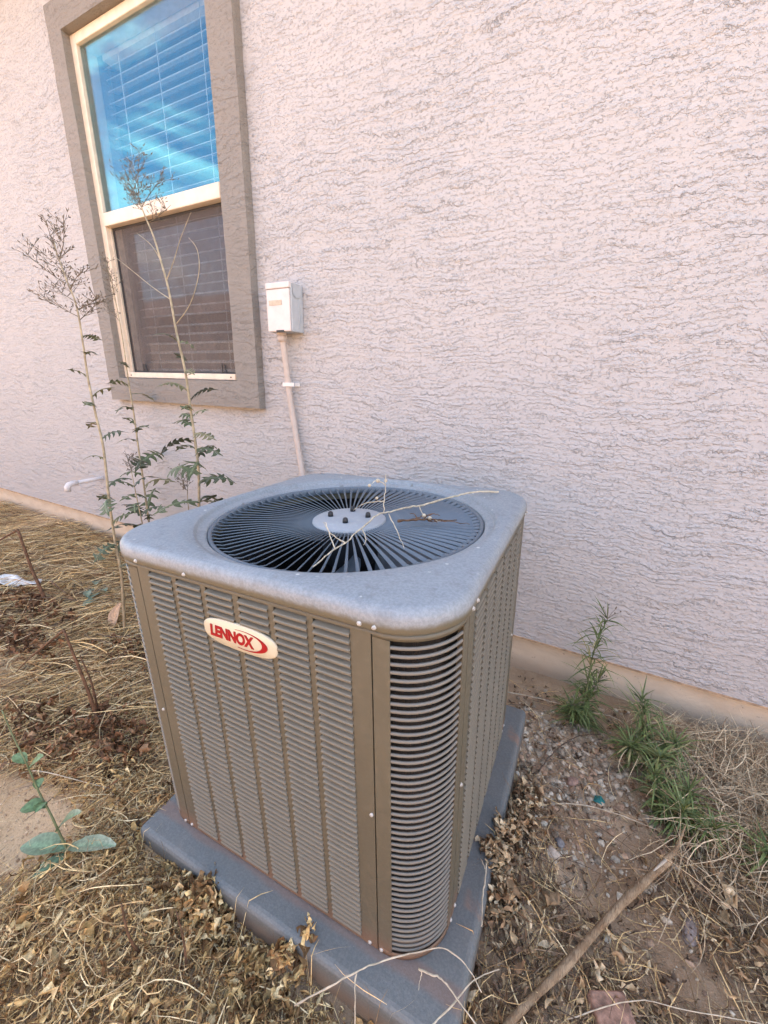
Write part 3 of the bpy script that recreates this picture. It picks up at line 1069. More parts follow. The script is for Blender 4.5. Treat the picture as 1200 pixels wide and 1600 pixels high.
# fan guard: rim ring, 84 pitched vanes, hub
gr = MB(); gr.smooth = True
gr.lathe([(RO - 0.0045, 0.682), (RO - 0.0045, 0.7025), (RO - 0.010, 0.7035), (RO - 0.0125, 0.7005), (RO - 0.0125, 0.684)], 96)
guard = gr.build('fan_guard', M['vane'], ac)
vn = MB(); vn.smooth = True
RI = 0.084
prof_r = [RI - 0.004, 0.11, 0.15, 0.20, 0.245, 0.272, 0.288, 0.298, RO - 0.008]
vs, fs = [], []
for i, r in enumerate(prof_r):
    tpar = (r - RI) / (RO - RI)
    pit = math.radians(52) if r < 0.29 else math.radians(52 + 26 * min(1, (r - 0.29) / 0.018))   # from vertical
    wd = 0.0138 * r
    swp = 0.0 if r < 0.28 else -0.007 * ((r - 0.28) / (RO - 0.28)) ** 1.5
    zc = 0.694 + 0.003 * math.sin(tpar * PI) + (0.004 if r > 0.29 else 0)
    # blade runs along +x; cross direction tangent y, leaning
    ty, tz = math.sin(pit) * wd, math.cos(pit) * wd
    for (s, th) in ((1, 0.0), (-1, 0.0)):
        vs.append((r, swp + s * ty, zc + s * tz))
    vs.append((r, swp - ty + 0.0014, zc - tz - 0.0012))
    vs.append((r, swp + ty + 0.0006, zc + tz - 0.0018))
for i in range(len(prof_r) - 1):
    for k in range(4):
        k2 = (k + 1) % 4
        fs.append((i * 4 + k, i * 4 + k2, (i + 1) * 4 + k2, (i + 1) * 4 + k))
fs += [(3, 2, 1, 0), tuple((len(prof_r) - 1) * 4 + k for k in range(4))]
vn.smooth = False
vn.add(vs, fs)
vane_me = vn.mesh('guard_vane', M['vane'])
for k in range(84):
    o = link('guard_vane', vane_me, guard)
    o.rotation_euler = (0, 0, 2 * PI * k / 84)
hb = MB(); hb.smooth = True
hb.lathe([(0.0, 0.7035), (0.060, 0.7032), (0.0635, 0.7022), (0.066, 0.7005), (0.083, 0.6995), (0.0865, 0.6975), (0.0875, 0.692), (0.0865, 0.684), (0.0, 0.684)], 48)
hub = hb.build('guard_hub', M['hub'], ac)
cn = MB(); cn.smooth = True
cn.lathe([(0.0, 0.0130), (0.0035, 0.0122), (0.0058, 0.0095), (0.0064, 0.004), (0.0066, 0.0), (0.0, 0.0)], 10)
cn_me = cn.mesh('cap_nut', M['nut'])
for a in (0.35, 0.35 + PI / 2, 0.35 + PI, 0.35 + 1.5 * PI):
    link('cap_nut', cn_me, hub, (0.045 * math.cos(a), 0.045 * math.sin(a), 0.7030))
# motor and fan inside
mo = MB(); mo.smooth = True
mo.lathe([(0.0, 0.683), (0.062, 0.683), (0.066, 0.675), (0.066, 0.60), (0.05, 0.585), (0.0, 0.58)], 28)
mo.build('fan_motor', M['dark'], ac)
fb = MB(); fb.smooth = True
rows_ = 7
vs, fs = [], []
for i in range(rows_):
    r = 0.06 + (0.285 - 0.06) * i / (rows_ - 1)
    spread = 0.05 + 0.075 * (i / (rows_ - 1))
    for j in range(5):
        t = j / 4 - 0.5
        vs.append((r * math.cos(t * spread * 2 / max(r, .1)), r * math.sin(t * spread * 2 / max(r, .1)), 0.60 + t * 0.07))
for i in range(rows_ - 1):
    for j in range(4):
        fs.append((i * 5 + j, (i + 1) * 5 + j, (i + 1) * 5 + j + 1, i * 5 + j + 1))
fb.add(vs, fs)
for k in range(3):
    o = link('fan_blade', fb.mesh('fan_blade', M['fan']), ac)
    o.rotation_euler = (0, 0, -1.42 + k * 2 * PI / 3)

# screws
sm_ = MB(); sm_.smooth = True
sm_.lathe([(0.0039, 0.0), (0.0039, 0.0008), (0.0030, 0.0010), (0.0027, 0.0026), (0.0018, 0.0030), (0.0, 0.0031)], 8)
sc_me = sm_.mesh('screw', M['screw'])
def screw(face, u, z, proud=0.0):
    o = link('screw', sc_me, ac)
    if face == 'f':
        o.location = (u, -A - proud, z); o.rotation_euler = (PI / 2, 0, R.uniform(0, 1))
    elif face == 'r':
        o.location = (A + proud, u, z); o.rotation_euler = (PI / 2, 0, PI / 2)
    else:
        o.location = (-A - proud, u, z); o.rotation_euler = (PI / 2, 0, -PI / 2)
for u in (-0.242, -0.110, 0.238, 0.2605):
    screw('f', u, 0.690, OH)
for u in (-0.266, -0.244, 0.236, 0.260):
    screw('f', u, 0.0085)
for u in (-0.262, -0.236, 0.238, 0.262):
    screw('r', u, 0.690 if u < 0 else 0.689, OH)
    screw('r', u, 0.0085)
screw('f', 0.2465, 0.337); screw('f', -0.262, 0.337); screw('r', -0.2455, 0.335); screw('r', 0.245, 0.337)

# badge
bd_ = MB(); bd_.smooth = True
NB = 56
def superell(t, a, b, p):
    c, s = math.cos(t), math.sin(t)
    return a * math.copysign(abs(c) ** (2 / p), c), b * math.copysign(abs(s) ** (2 / p), s)
def badge_xy(t, k=1.0):
    x, z = superell(t, 0.0825 * k, 0.0262 * k, 3.3)
    return x + 0.0, z * (1.0 - 0.13 * (abs(x) / 0.08) ** 2) + 0.5945
yb = -A - 0.0042
ringo = [badge_xy(2 * PI * k / NB) for k in range(NB)]
ringi = [badge_xy(2 * PI * k / NB, 0.965) for k in range(NB)]
vs = [(x, -A - 0.0005, z) for x, z in ringo] + [(x, yb + 0.0010, z) for x, z in ringo] + [(x, yb, z) for x, z in ringi] + [(0, yb - 0.0008, 0.5945)]
fs = [(j * NB + k, j * NB + (k + 1) % NB, (j + 1) * NB + (k + 1) % NB, (j + 1) * NB + k) for j in range(2) for k in range(NB)]
fs += [(2 * NB + k, 2 * NB + (k + 1) % NB, 3 * NB) for k in range(NB)]
bd_.add(vs, fs)
badge = bd_.build('badge', M['badge'], ac)
cu = bpy.data.curves.new('lettering', 'FONT')
cu.body = 'LENNOX'
cu.size = 0.0300
cu.shear = 0.10
cu.offset = 0.0013
cu.extrude = 0.0004
cu.space_character = 0.98
tmp = bpy.data.objects.new('lettering', cu)
col.objects.link(tmp)
bpy.context.view_layer.update()
dg = bpy.context.evaluated_depsgraph_get()
tm = bpy.data.meshes.new_from_object(tmp.evaluated_get(dg))
bpy.data.objects.remove(tmp)
co_ = np.zeros(len(tm.vertices) * 3, np.float32)
tm.vertices.foreach_get('co', co_)
co_ = co_.reshape(-1, 3)
mn, mxx = co_.min(0), co_.max(0)
tw, thh = 0.101, 0.0232
co_[:, 0] = (co_[:, 0] - mn[0]) / (mxx[0] - mn[0]) * tw
co_[:, 1] = (co_[:, 1] - mn[1]) / (mxx[1] - mn[1]) * thh
tm.vertices.foreach_set('co', co_.ravel())
tm.materials.clear(); tm.materials.append(M['red'])
lt = link('lettering', tm, badge, (-0.0655, yb - 0.0010, 0.5830))
lt.rotation_euler = (PI / 2, 0.0, 0)
# crescent swoosh
sw = MB()
N = 36
outer_, inner_ = [], []
for k in range(N + 1):
    t = k / N
    a = math.radians(112 - 222 * t)
    wdt = 0.0001 + 0.0115 * math.sin(PI * min(1, max(0, t)) ** 1.15) ** 2.2
    ex, ez = 0.0500, 0.0180
    cx0, cz0 = 0.0145, 0.5940
    ox, oz = cx0 + ex * math.cos(a), cz0 + ez * math.sin(a)
    outer_.append((ox, oz))
    inner_.append((cx0 + (ex - wdt) * math.cos(a) - 0.0002, cz0 + (ez - wdt * 0.33 - 0.0003) * math.sin(a)))
vs = [(x, yb - 0.0014, z) for x, z in outer_] + [(x, yb - 0.0014, z) for x, z in inner_]
vs += [(x, yb - 0.0006, z) for x, z in outer_] + [(x, yb - 0.0006, z) for x, z in inner_]
n1_ = N + 1
fs = [(k, k + 1, n1_ + k + 1, n1_ + k) for k in range(N)] + [(k, 2 * n1_ + k, 2 * n1_ + k + 1, k + 1) for k in range(N)] + [(n1_ + k, n1_ + k + 1, 3 * n1_ + k + 1, 3 * n1_ + k) for k in range(N)]
sw.add(vs, fs)
sw.build('swoosh', M['red'], badge)


# ------------------------------------------------------------------ dry litter
UM = Matrix.Translation(UO) @ Euler(UROT).to_matrix().to_4x4()
UMi = np.array(UM.inverted())


def pad_local(x, y, z=0.08):
    p = np.stack([x, y, np.full_like(x, z), np.ones_like(x)], 0)
    q = np.tensordot(UMi, p, 1)
    return q[0], q[1]


def on_pad(x, y, m=0.0):
    u, v = pad_local(x, y)
    return (u > -0.364 - m) & (u < 0.414 + m) & (v > -0.42 - m) & (v < 0.372 + m)


def in_view_region(x, y):
    # a little beyond what the photograph could plausibly see
    return (y < 0.01) & (y > -1.75) & (x > -4.6) & (x < 1.2)


def bare(x, y):
    b = 1.1 * bump2(x, y, -1.08, -1.22, 0.17, 0.12) + 1.1 * bump2(x, y, -1.33, -1.24, 0.17, 0.10)
    b = b + 1.15 * bump2(x, y, 0.165, -0.645, 0.085, 0.10) + 1.0 * bump2(x, y, 0.33, -0.74, 0.10, 0.07) + 0.9 * bump2(x, y, 0.12, -0.40, 0.13, 0.16)
    b = b + 1.1 * bump2(x, y, -0.02, -0.10, 0.22, 0.10) + 0.8 * bump2(x, y, 0.16, -0.25, 0.12, 0.12)
    return b


def sample(n, dens, x0, x1, y0, y1):
    out = []
    got = 0
    while got < n:
        x = RN.uniform(x0, x1, n * 2)
        y = RN.uniform(y0, y1, n * 2)
        d = dens(x, y)
        keep = (RN.uniform(0, 1, n * 2) < d) & ~on_pad(x, y, -0.004) & in_view_region(x, y)
        out.append(np.stack([x[keep], y[keep]], 1))
        got += keep.sum()
    return np.concatenate(out)[:n]


def pad_gap(x, y):
    """litter thins out against the front of the pad"""
    u, v_ = pad_local(np.asarray(x), np.asarray(y))
    d = np.where((u > -0.42) & (v_ < -0.40), np.clip((-0.42 - v_) / 0.09, 0.2, 1), 1.0)
    return d


def strands(n, xy, L, W, dirmean, dirstd, lift, pal, seg=5, curl=0.5, z0=0.0, rise=0.0):
    """flat ribbons lying on the ground: returns verts, faces, colours"""
    k = seg + 1
    ang = RN.normal(dirmean, dirstd, n) + PI * RN.integers(0, 2, n)
    turn = RN.normal(0, curl, n)
    ln = RN.uniform(L[0], L[1], n) ** 1.0
    wd = RN.uniform(W[0], W[1], n)
    t = np.linspace(-0.5, 0.5, k)[None, :]
    a = ang[:, None] + turn[:, None] * t * 2 + RN.normal(0, 0.10, (n, k)).cumsum(1)
    step = (ln / seg)[:, None]
    px = np.cumsum(np.cos(a) * step, 1)
    py = np.cumsum(np.sin(a) * step, 1)
    px = xy[:, :1] + px - px.mean(1, keepdims=True)
    py = xy[:, 1:] + py - py.mean(1, keepdims=True)
    gz_ = gh(px, py)
    base_ = RN.uniform(0.0, 1.0, (n, 1)) ** 1.6 * lift * pad_gap(xy[:, :1], xy[:, 1:])
    tiltz = RN.normal(0, 0.16, (n, 1)) * t * ln[:, None] + rise * (t + .5) * ln[:, None]
    arch = RN.uniform(-0.2, 1.0, (n, 1)) * (0.25 - t ** 2) * 0.35 * ln[:, None]
    pz = np.maximum(gz_ + 0.002, gz_ + z0 + base_ + tiltz + arch)
    inside = on_pad(px, py, 0.004)
    u, v = pad_local(px, py)
    padz = UO[2] + 0.035 * u + 0.004
    pz = np.where(inside, np.maximum(pz, padz), pz)
    # ribbon side vectors
    roll = RN.uniform(-1.2, 1.2, (n, 1)) + RN.normal(0, 0.5, (n, k)).cumsum(1) * 0.4
    sx, sy, sz = -np.sin(a) * np.cos(roll), np.cos(a) * np.cos(roll), np.sin(roll)
    prof = (1 - (np.abs(t) * 2) ** 3 * 0.75) * 0.5
    w_ = wd[:, None] * prof
    V = np.empty((n, k, 2, 3), np.float32)
    for s, sg in ((0, 1), (1, -1)):
        V[:, :, s, 0] = px + sx * w_ * sg
        V[:, :, s, 1] = py + sy * w_ * sg
        V[:, :, s, 2] = pz + sz * w_ * sg
    keep = ~inside.any(1) | (RN.uniform(0, 1, n) < 0.10)
    V = V[keep]
    n = int(keep.sum())
    b = (np.arange(n) * k * 2)[:, None] + (np.arange(seg) * 2)[None, :]
    F = np.stack([b, b + 1, b + 3, b + 2], -1).reshape(-1, 4)
    pal = np.array(pal)
    c = pal[RN.integers(0, len(pal), n)] * RN.uniform(0.65, 1.25, (n, 1))
    Cc = np.repeat(c, k * 2, 0)
    return V.reshape(-1, 3), F, Cc


def curls(n, xy, L, W, lift, pal, z0=0.0):
    """curled dead leaves: 5 x 3 patches rolled along and across"""
    ku, kv = 6, 3
    ln = RN.uniform(L[0], L[1], n)
    wd = ln * RN.uniform(W[0], W[1], n)
    u = np.linspace(-0.5, 0.5, ku)[None, :, None]
    v = np.linspace(-0.5, 0.5, kv)[None, None, :]
    bend = RN.normal(0, 2.8, (n, 1, 1))
    bend = np.where(np.abs(bend) < 0.3, 0.3, bend)
    fold = RN.uniform(0.2, 2.2, (n, 1, 1)) * RN.choice([-1, 1], (n, 1, 1))
    twist = RN.normal(0, 1.6, (n, 1, 1))
    shape = np.clip(1 - (np.abs(u) * 1.9) ** 2.2, 0.12, 1) * (1 + RN.uniform(-0.7, 0.7, (n, ku, kv)))
    L_, W_ = ln[:, None, None], wd[:, None, None]
    th = u * bend
    cx = L_ * np.sin(th) / bend + 0 * v
    cz = L_ * (1 - np.cos(th)) / bend + 0 * v
    vv = v * W_ * shape
    lat = vv * np.cos(fold * np.abs(v) * 1.2)
    up = np.abs(vv) * np.sin(fold * 0.7) + RN.normal(0, 0.17, (n, ku, kv)) * W_
    tw = twist * u * 2
    ly = lat * np.cos(tw) - up * np.sin(tw)
    lz = lat * np.sin(tw) + up * np.cos(tw)
    P = np.stack([cx - np.sin(th) * lz, ly + 0 * cx, cz + np.cos(th) * lz], -1)
    # random rotation
    yaw = RN.uniform(0, 2 * PI, n)
    pitch = RN.normal(0, 0.55, n)
    roll = RN.uniform(0, 2 * PI, n)
    cr, sr = np.cos(roll), np.sin(roll)
    cp_, sp_ = np.cos(pitch), np.sin(pitch)
    cy, sy = np.cos(yaw), np.sin(yaw)
    Rx = np.zeros((n, 3, 3)); Rx[:, 0, 0] = 1; Rx[:, 1, 1] = cr; Rx[:, 1, 2] = -sr; Rx[:, 2, 1] = sr; Rx[:, 2, 2] = cr
    Ry = np.zeros((n, 3, 3)); Ry[:, 1, 1] = 1; Ry[:, 0, 0] = cp_; Ry[:, 0, 2] = sp_; Ry[:, 2, 0] = -sp_; Ry[:, 2, 2] = cp_
    Rz = np.zeros((n, 3, 3)); Rz[:, 2, 2] = 1; Rz[:, 0, 0] = cy; Rz[:, 0, 1] = -sy; Rz[:, 1, 0] = sy; Rz[:, 1, 1] = cy
    P = np.einsum('nij,nuvj->nuvi', Rz @ Ry @ Rx, P)
    P = P - P[..., 2:3].min((1, 2), keepdims=True) * np.array([0, 0, 1])
    P[..., 0] += xy[:, 0, None, None]
    P[..., 1] += xy[:, 1, None, None]
    zb = gh(xy[:, 0], xy[:, 1]) + z0 + RN.uniform(0, 1, n) ** 1.5 * lift * pad_gap(xy[:, 0], xy[:, 1])
    P[..., 2] += zb[:, None, None]
    b = (np.arange(n) * ku * kv)[:, None, None] + (np.arange(ku - 1) * kv)[None, :, None] + np.arange(kv - 1)[None, None, :]
    F = np.stack([b, b + kv, b + kv + 1, b + 1], -1).reshape(-1, 4)
    pal = np.array(pal)
    c = pal[RN.integers(0, len(pal), n)] * RN.uniform(0.6, 1.25, (n, 1))
    return P.reshape(-1, 3), F, np.repeat(c, ku * kv, 0)


def join(parts):
    V, F, C_, o = [], [], [], 0
    for v_, f_, c_ in parts:
        V.append(v_); F.append(f_ + o); C_.append(c_); o += len(v_)
    return np.concatenate(V), np.concatenate(F), np.concatenate(C_)


STRAW = [(0.78, 0.55, 0.265), (0.67, 0.45, 0.20), (0.50, 0.31, 0.14), (0.82, 0.63, 0.36), (0.25, 0.145, 0.066)]
LEAF = [(0.76, 0.52, 0.23), (0.65, 0.42, 0.175), (0.48, 0.28, 0.115), (0.80, 0.60, 0.32), (0.19, 0.10, 0.042), (0.33, 0.18, 0.075)]
LEAFP = [(0.70, 0.54, 0.34), (0.54, 0.38, 0.215), (0.36, 0.23, 0.125), (0.22, 0.13, 0.07)]
DARK = [(0.15, 0.095, 0.06), (0.21, 0.14, 0.085), (0.28, 0.19, 0.115), (0.11, 0.07, 0.045)]


def d_left(x, y):
    return np.clip(0.35 + 1.3 * vnoise(x, y, 2.2, 8) - 0.25, 0.05, 1) * np.clip(1.15 - 1.5 * bare(x, y), 0, 1)


def d_front(x, y):
    # tangle of curled leaves in front of the pad, bottom-left of the picture
    u, v_ = pad_local(x, y)
    f = 1 / (1 + np.exp(-((-y - 1.0) - 0.10 * (x + 0.9)) / 0.05))
    f = np.maximum(f, 0)
    return np.clip(f, 0, 1) * np.clip(1.1 - 1.5 * bare(x, y), 0, 1) * (x < 0.05)


def d_right(x, y):
    f = 0.25 + 0.9 * vnoise(x, y, 5, 9)
    near_pad = np.exp(-np.maximum(0, (x + 0.055)) / 0.075) * (y < -0.42)
    low = 1 / (1 + np.exp((y + 0.70 - 0.25 * (x - 0.2)) / 0.05))
    far_r = 1 / (1 + np.exp(-(x - 0.36) / 0.03)) * (y < -0.36)
    return np.clip((near_pad * 1.2 + low * 1.3 + far_r * 1.1) * f, 0, 1) * np.clip(1.1 - 1.3 * bare(x, y), 0, 1)


def d_rstraw(x, y):
    return np.clip(1.3 * bump2(x, y, 0.60, -0.24, 0.24, 0.22), 0, 1)


parts = []
xy = sample(27000, lambda x, y: d_left(x, y) * np.clip((-1.05 - x) / 0.4, 0, 1), -4.4, -0.80, -1.45, -0.02)
parts.append(strands(len(xy), xy, (0.06, 0.34), (0.0014, 0.0038), 0.95, 0.65, 0.045, STRAW + DARK[:1]))
xy = sample(16000, d_left, -2.0, -0.80, -1.45, -0.4)
parts.append(strands(len(xy), xy, (0.03, 0.15), (0.0008, 0.0022), 0.9, 0.9, 0.04, STRAW))
xy = sample(8000, d_front, -1.6, 0.05, -1.7, -0.98)
parts.append(strands(len(xy), xy, (0.03, 0.15), (0.0009, 0.0022), 0.6, 1.2, 0.042, STRAW, curl=1.1))
xy = sample(6500, d_right, -0.1, 0.95, -1.5, -0.3)
parts.append(strands(len(xy), xy, (0.03, 0.16), (0.0008, 0.0022), 0.5, 1.2, 0.022, STRAW + DARK))
xy = sample(700, lambda x, y: 0.5 + 0 * x, -0.15, 0.6, -1.2, -0.05)
parts.append(strands(len(xy), xy, (0.03, 0.17), (0.0007, 0.0018), 0.3, 1.2, 0.010, STRAW + DARK))
V_, F_, C_ = join(parts)
stuff(link('dry_straw', np_mesh('dry_straw', V_, F_, M['straw'], C_)))

# pale matted grass bunch by the foundation at the right
xy = sample(4200, d_rstraw, 0.2, 1.1, -0.7, -0.02)
V_, F_, C_ = strands(len(xy), xy, (0.07, 0.22), (0.0009, 0.0022), 1.1, 0.65, 0.09, [(0.66, 0.52, 0.34), (0.56, 0.43, 0.275), (0.44, 0.33, 0.205), (0.30, 0.20, 0.12)], curl=0.45)
stuff(link('matted_grass', np_mesh('matted_grass', V_, F_, M['straw'], C_)))

parts = []
xy = sample(30000, d_front, -1.6, 0.05, -1.75, -0.98)
parts.append(curls(len(xy), xy, (0.008, 0.034), (0.06, 0.28), 0.036, LEAF))
xy = sample(500, d_front, -1.6, 0.05, -1.75, -0.98)
parts.append(curls(len(xy), xy, (0.03, 0.06), (0.25, 0.5), 0.03, LEAF[:4]))
xy = sample(4200, d_left, -3.4, -0.80, -1.45, -0.1)
parts.append(curls(len(xy), xy, (0.012, 0.040), (0.2, 0.5), 0.02, DARK + LEAFP[:1]))
RUST = [(0.28, 0.135, 0.065), (0.21, 0.10, 0.05), (0.38, 0.215, 0.11), (0.14, 0.075, 0.04)]
rusty = lambda x, y: np.clip(1.2 * bump2(x, y, -1.24, -0.95, 0.10, 0.05) + bump2(x, y, -1.36, -1.06, 0.16, 0.05) + bump2(x, y, -1.15, -0.98, 0.12, 0.05) + bump2(x, y, -2.22, -0.70, 0.22, 0.05) + 0.8 * bump2(x, y, -2.0, -0.86, 0.25, 0.05) + 0.7 * bump2(x, y, -1.5, -0.70, 0.12, 0.06), 0, 1)
xy = sample(3000, rusty, -2.8, -0.9, -1.3, -0.5)
parts.append(curls(len(xy), xy, (0.010, 0.045), (0.2, 0.55), 0.05, RUST))
xy = sample(12000, d_right, -0.1, 0.95, -1.5, -0.3)
parts.append(curls(len(xy), xy, (0.008, 0.036), (0.09, 0.32), 0.018, LEAFP + DARK[:2]))
xy = sample(260, d_right, -0.1, 0.95, -1.5, -0.3)
parts.append(curls(len(xy), xy, (0.03, 0.055), (0.3, 0.6), 0.02, LEAFP[:3]))
xy = sample(900, lambda x, y: 0.5 + 0 * x, -0.12, 0.6, -1.2, -0.03)
parts.append(curls(len(xy), xy, (0.010, 0.026), (0.25, 0.6), 0.006, LEAFP + DARK))
# leaves heaped on the pad edges
def heap(cx, cy, z, n, r, pal):
    a = RN.normal(0, 1, (n, 2)) * r
    p = np.stack([cx + a[:, 0], cy + a[:, 1]], 1)
    v_, f_, c_ = curls(n, p, (0.014, 0.038), (0.25, 0.55), 0.03, pal)
    gz_ = np.repeat(gh(p[:, 0], p[:, 1]), 18)
    dist = np.repeat(np.hypot(a[:, 0] / r, a[:, 1] / r), 18)
    v_[:, 2] += -gz_ + np.maximum(gz_, z - 0.012 * dist ** 2)
    return v_, f_, c_
for hx, hy, hz, hn, hr in ((-0.575, -1.105, 0.052, 260, 0.030), (-0.63, -1.12, 0.035, 160, 0.03), (-0.53, -1.13, 0.03, 120, 0.025), (-0.36, -1.105, 0.052, 110, 0.018), (-0.33, -1.07, 0.085, 20, 0.010), (-0.42, -1.14, 0.01, 100, 0.03),
                           (-0.055, -0.765, 0.075, 180, 0.022), (-0.045, -0.70, 0.062, 140, 0.025), (-0.03, -0.82, 0.05, 140, 0.03), (-0.02, -0.63, 0.05, 90, 0.025), (-0.005, -0.56, 0.035, 90, 0.025)):
    parts.append(heap(hx, hy, hz, hn, hr, LEAF if hx < -0.2 else LEAFP))
V_, F_, C_ = join(parts)
stuff(link('leaf_litter', np_mesh('leaf_litter', V_, F_, M['leafd'], C_)))

# gravel
ico_v = []
ico_f = []
bmt = bmesh.new()
bmesh.ops.create_icosphere(bmt, subdivisions=1, radius=1)
bmt.verts.ensure_lookup_table()
IV = np.array([v.co[:] for v in bmt.verts])
IF = np.array([[v.index for v in f.verts] for f in bmt.faces])
bmt.free()


def pebbles(n, xy, size, pal, sink=0.3):
    s = size[0] + (size[1] - size[0]) * RN.uniform(0, 1, n) ** 2.6
    sc_ = np.stack([s, s * RN.uniform(0.6, 1.0, n), s * RN.uniform(0.4, 0.75, n)], 1)
    yaw = RN.uniform(0, 2 * PI, n)
    P = IV[None] * (1 + RN.normal(0, 0.16, (n, len(IV), 1))) * sc_[:, None, :]
    x = P[..., 0] * np.cos(yaw)[:, None] - P[..., 1] * np.sin(yaw)[:, None] + xy[:, :1]
    y = P[..., 0] * np.sin(yaw)[:, None] + P[..., 1] * np.cos(yaw)[:, None] + xy[:, 1:]
    z = P[..., 2] + gh(xy[:, 0], xy[:, 1])[:, None] + sc_[:, 2:3] * (1 - 2 * sink)
    F = (np.arange(n) * len(IV))[:, None, None] + IF[None]
    pal = np.array(pal)
    c = pal[RN.integers(0, len(pal), n)] * RN.uniform(0.7, 1.25, (n, 1))
    return np.stack([x, y, z], -1).reshape(-1, 3), F.reshape(-1, 3), np.repeat(c, len(IV), 0)


GRV = [(0.42, 0.33, 0.235), (0.32, 0.245, 0.17), (0.50, 0.405, 0.30), (0.24, 0.17, 0.115), (0.44, 0.285, 0.185), (0.58, 0.50, 0.385)]
dgr = lambda x, y: np.clip(1.3 * bump2(x, y, 0.06, -0.33, 0.17, 0.17) + 0.9 * bump2(x, y, 0.27, -0.36, 0.10, 0.07) + 0.35 * bump2(x, y, 0.15, -0.55, 0.12, 0.18), 0, 1)
xy = sample(1700, dgr, -0.1, 0.55, -1.0, -0.04)
p1 = pebbles(len(xy), xy, (0.002, 0.013), GRV)
xy = sample(1800, lambda x, y: 0.6 + 0 * x, -0.12, 0.8, -1.3, -0.03)
p2 = pebbles(len(xy), xy, (0.0012, 0.006), GRV + [(0.24, 0.15, 0.10)] * 3)
xy = sample(1500, lambda x, y: np.clip(bare(x, y), 0, 1), -1.6, -0.8, -1.45, -1.0)
p3 = pebbles(len(xy), xy, (0.001, 0.0045), [(0.60, 0.42, 0.26), (0.48, 0.32, 0.19)])
V_, F_, C_ = join([p1, p2, p3])
stuff(link('gravel', np_mesh('gravel', V_, F_, M['stone'], C_, smooth=False)))


# ------------------------------------------------------------------ single stones and scraps
def stone(name, label, cat, x, y, s, c, seed, sub=3, lift=0.35, m=None):
    bm = bmesh.new()
    bmesh.ops.create_icosphere(bm, subdivisions=sub, radius=1)
    rr_ = random.Random(seed)
    offs = [Vector((rr_.uniform(-1, 1), rr_.uniform(-1, 1), rr_.uniform(-1, 1))).normalized() for _ in range(9)]
    for v_ in bm.verts:
        d = v_.co.normalized()
        k = 1.0
        for o_ in offs:
            k = min(k, 0.80 / max(0.3, d.dot(o_)) if d.dot(o_) > 0.7 else k)
        v_.co = Vector((d.x * s[0], d.y * s[1], d.z * s[2])) * k
    me = bpy.data.meshes.new(name)
    bm.to_mesh(me); bm.free()
    if m is None:
        a = me.color_attributes.new('Col', 'FLOAT_COLOR', 'POINT')
        for d in a.data:
            d.color = (*c, 1)
        m = M['stone']
    me.materials.append(m)
    for p in me.polygons:
        p.use_smooth = True
    o = link(name, me, None, (x, y, gz(x, y) + s[2] * lift))
    o.rotation_euler = (0, 0, rr_.uniform(0, 6))
    return tag(o, label, cat)


stone('stone', 'pale tan egg sized stone lying on the bare clay right of the pad', 'stone', 0.068, -0.655, (0.019, 0.015, 0.013), (0.46, 0.37, 0.29), 3, lift=0.6)
stone('stone', 'small grey stone beside the pale tan stone', 'stone', 0.082, -0.615, (0.013, 0.011, 0.008), (0.22, 0.20, 0.19), 5, lift=0.6)
stone('stone', 'flat rose coloured stone half buried in the gravel near the dark twig', 'stone', 0.10, -0.42, (0.020, 0.014, 0.009), (0.33, 0.21, 0.16), 8, lift=0.5)
stone('stone', 'brown clod of earth under the unit end of the broken branch', 'stone', -0.02, -0.70, (0.018, 0.016, 0.010), (0.26, 0.18, 0.12), 12, lift=0.5)
stone('stone', 'long grey rock lying in the litter beyond the broken branch', 'stone', 0.345, -0.655, (0.034, 0.016, 0.010), (0.27, 0.21, 0.18), 14, lift=0.4)
bk = MB().box(-0.034, 0.034, -0.028, 0.028, -0.02, 0.018).build('brick_fragment', M['brick'], None, 0.006, 3)
bk.location = (0.190, -0.885, gz(0.19, -0.885) + 0.012)
bk.rotation_euler = (0.1, 0.08, 0.5)
tag(bk, 'broken reddish brick fragment in the dry leaves below the branch', 'brick')
teal = MB()
teal.add([(-0.014, -0.008, 0), (0.006, -0.013, 0.004), (0.015, 0.002, 0.001), (0.004, 0.012, 0.006), (-0.010, 0.010, 0.001), (0, 0, 0.009),
          (-0.014, -0.008, -0.003), (0.006, -0.013, -0.001), (0.015, 0.002, -0.003), (0.004, 0.012, 0.0), (-0.010, 0.010, -0.003)],
         [(0, 1, 5), (1, 2, 5), (2, 3, 5), (3, 4, 5), (4, 0, 5), (0, 6, 7, 1), (1, 7, 8, 2), (2, 8, 9, 3), (3, 9, 10, 4), (4, 10, 6, 0), (10, 9, 8, 7, 6)])
o = teal.build('plastic_scrap', M['teal'])
o.location = (0.167, -0.447, gz(0.167, -0.447) + 0.006)
tag(o, 'crumpled teal plastic scrap lying on the gravel', 'scrap')

# torn white plastic at the left edge
pw = MB(); pw.smooth = True
nu, nv = 22, 6
vs, fs = [], []
rr_ = random.Random(4)
for i in range(nu):
    t = i / (nu - 1)
    for j in range(nv):
        s = j / (nv - 1) - 0.5
        wdt = 0.085 * (0.55 + 0.45 * math.sin(PI * min(1, t * 1.1 + 0.1))) * (1 + 0.5 * (rr_.random() - 0.5))
        vs.append((t * 0.46 - 0.30, s * wdt + 0.03 * math.sin(t * 5), 0.022 + 0.022 * math.sin(t * 17 + s * 5) * 0.5 + rr_.uniform(-0.006, 0.006)))
for i in range(nu - 1):
    for j in range(nv - 1):
        fs.append((i * nv + j, (i + 1) * nv + j, (i + 1) * nv + j + 1, i * nv + j + 1))
pw.add(vs, fs)
o = pw.build('plastic_sheet', M['paper'])
sm = o.modifiers.new('thick', 'SOLIDIFY'); sm.thickness = 0.0015
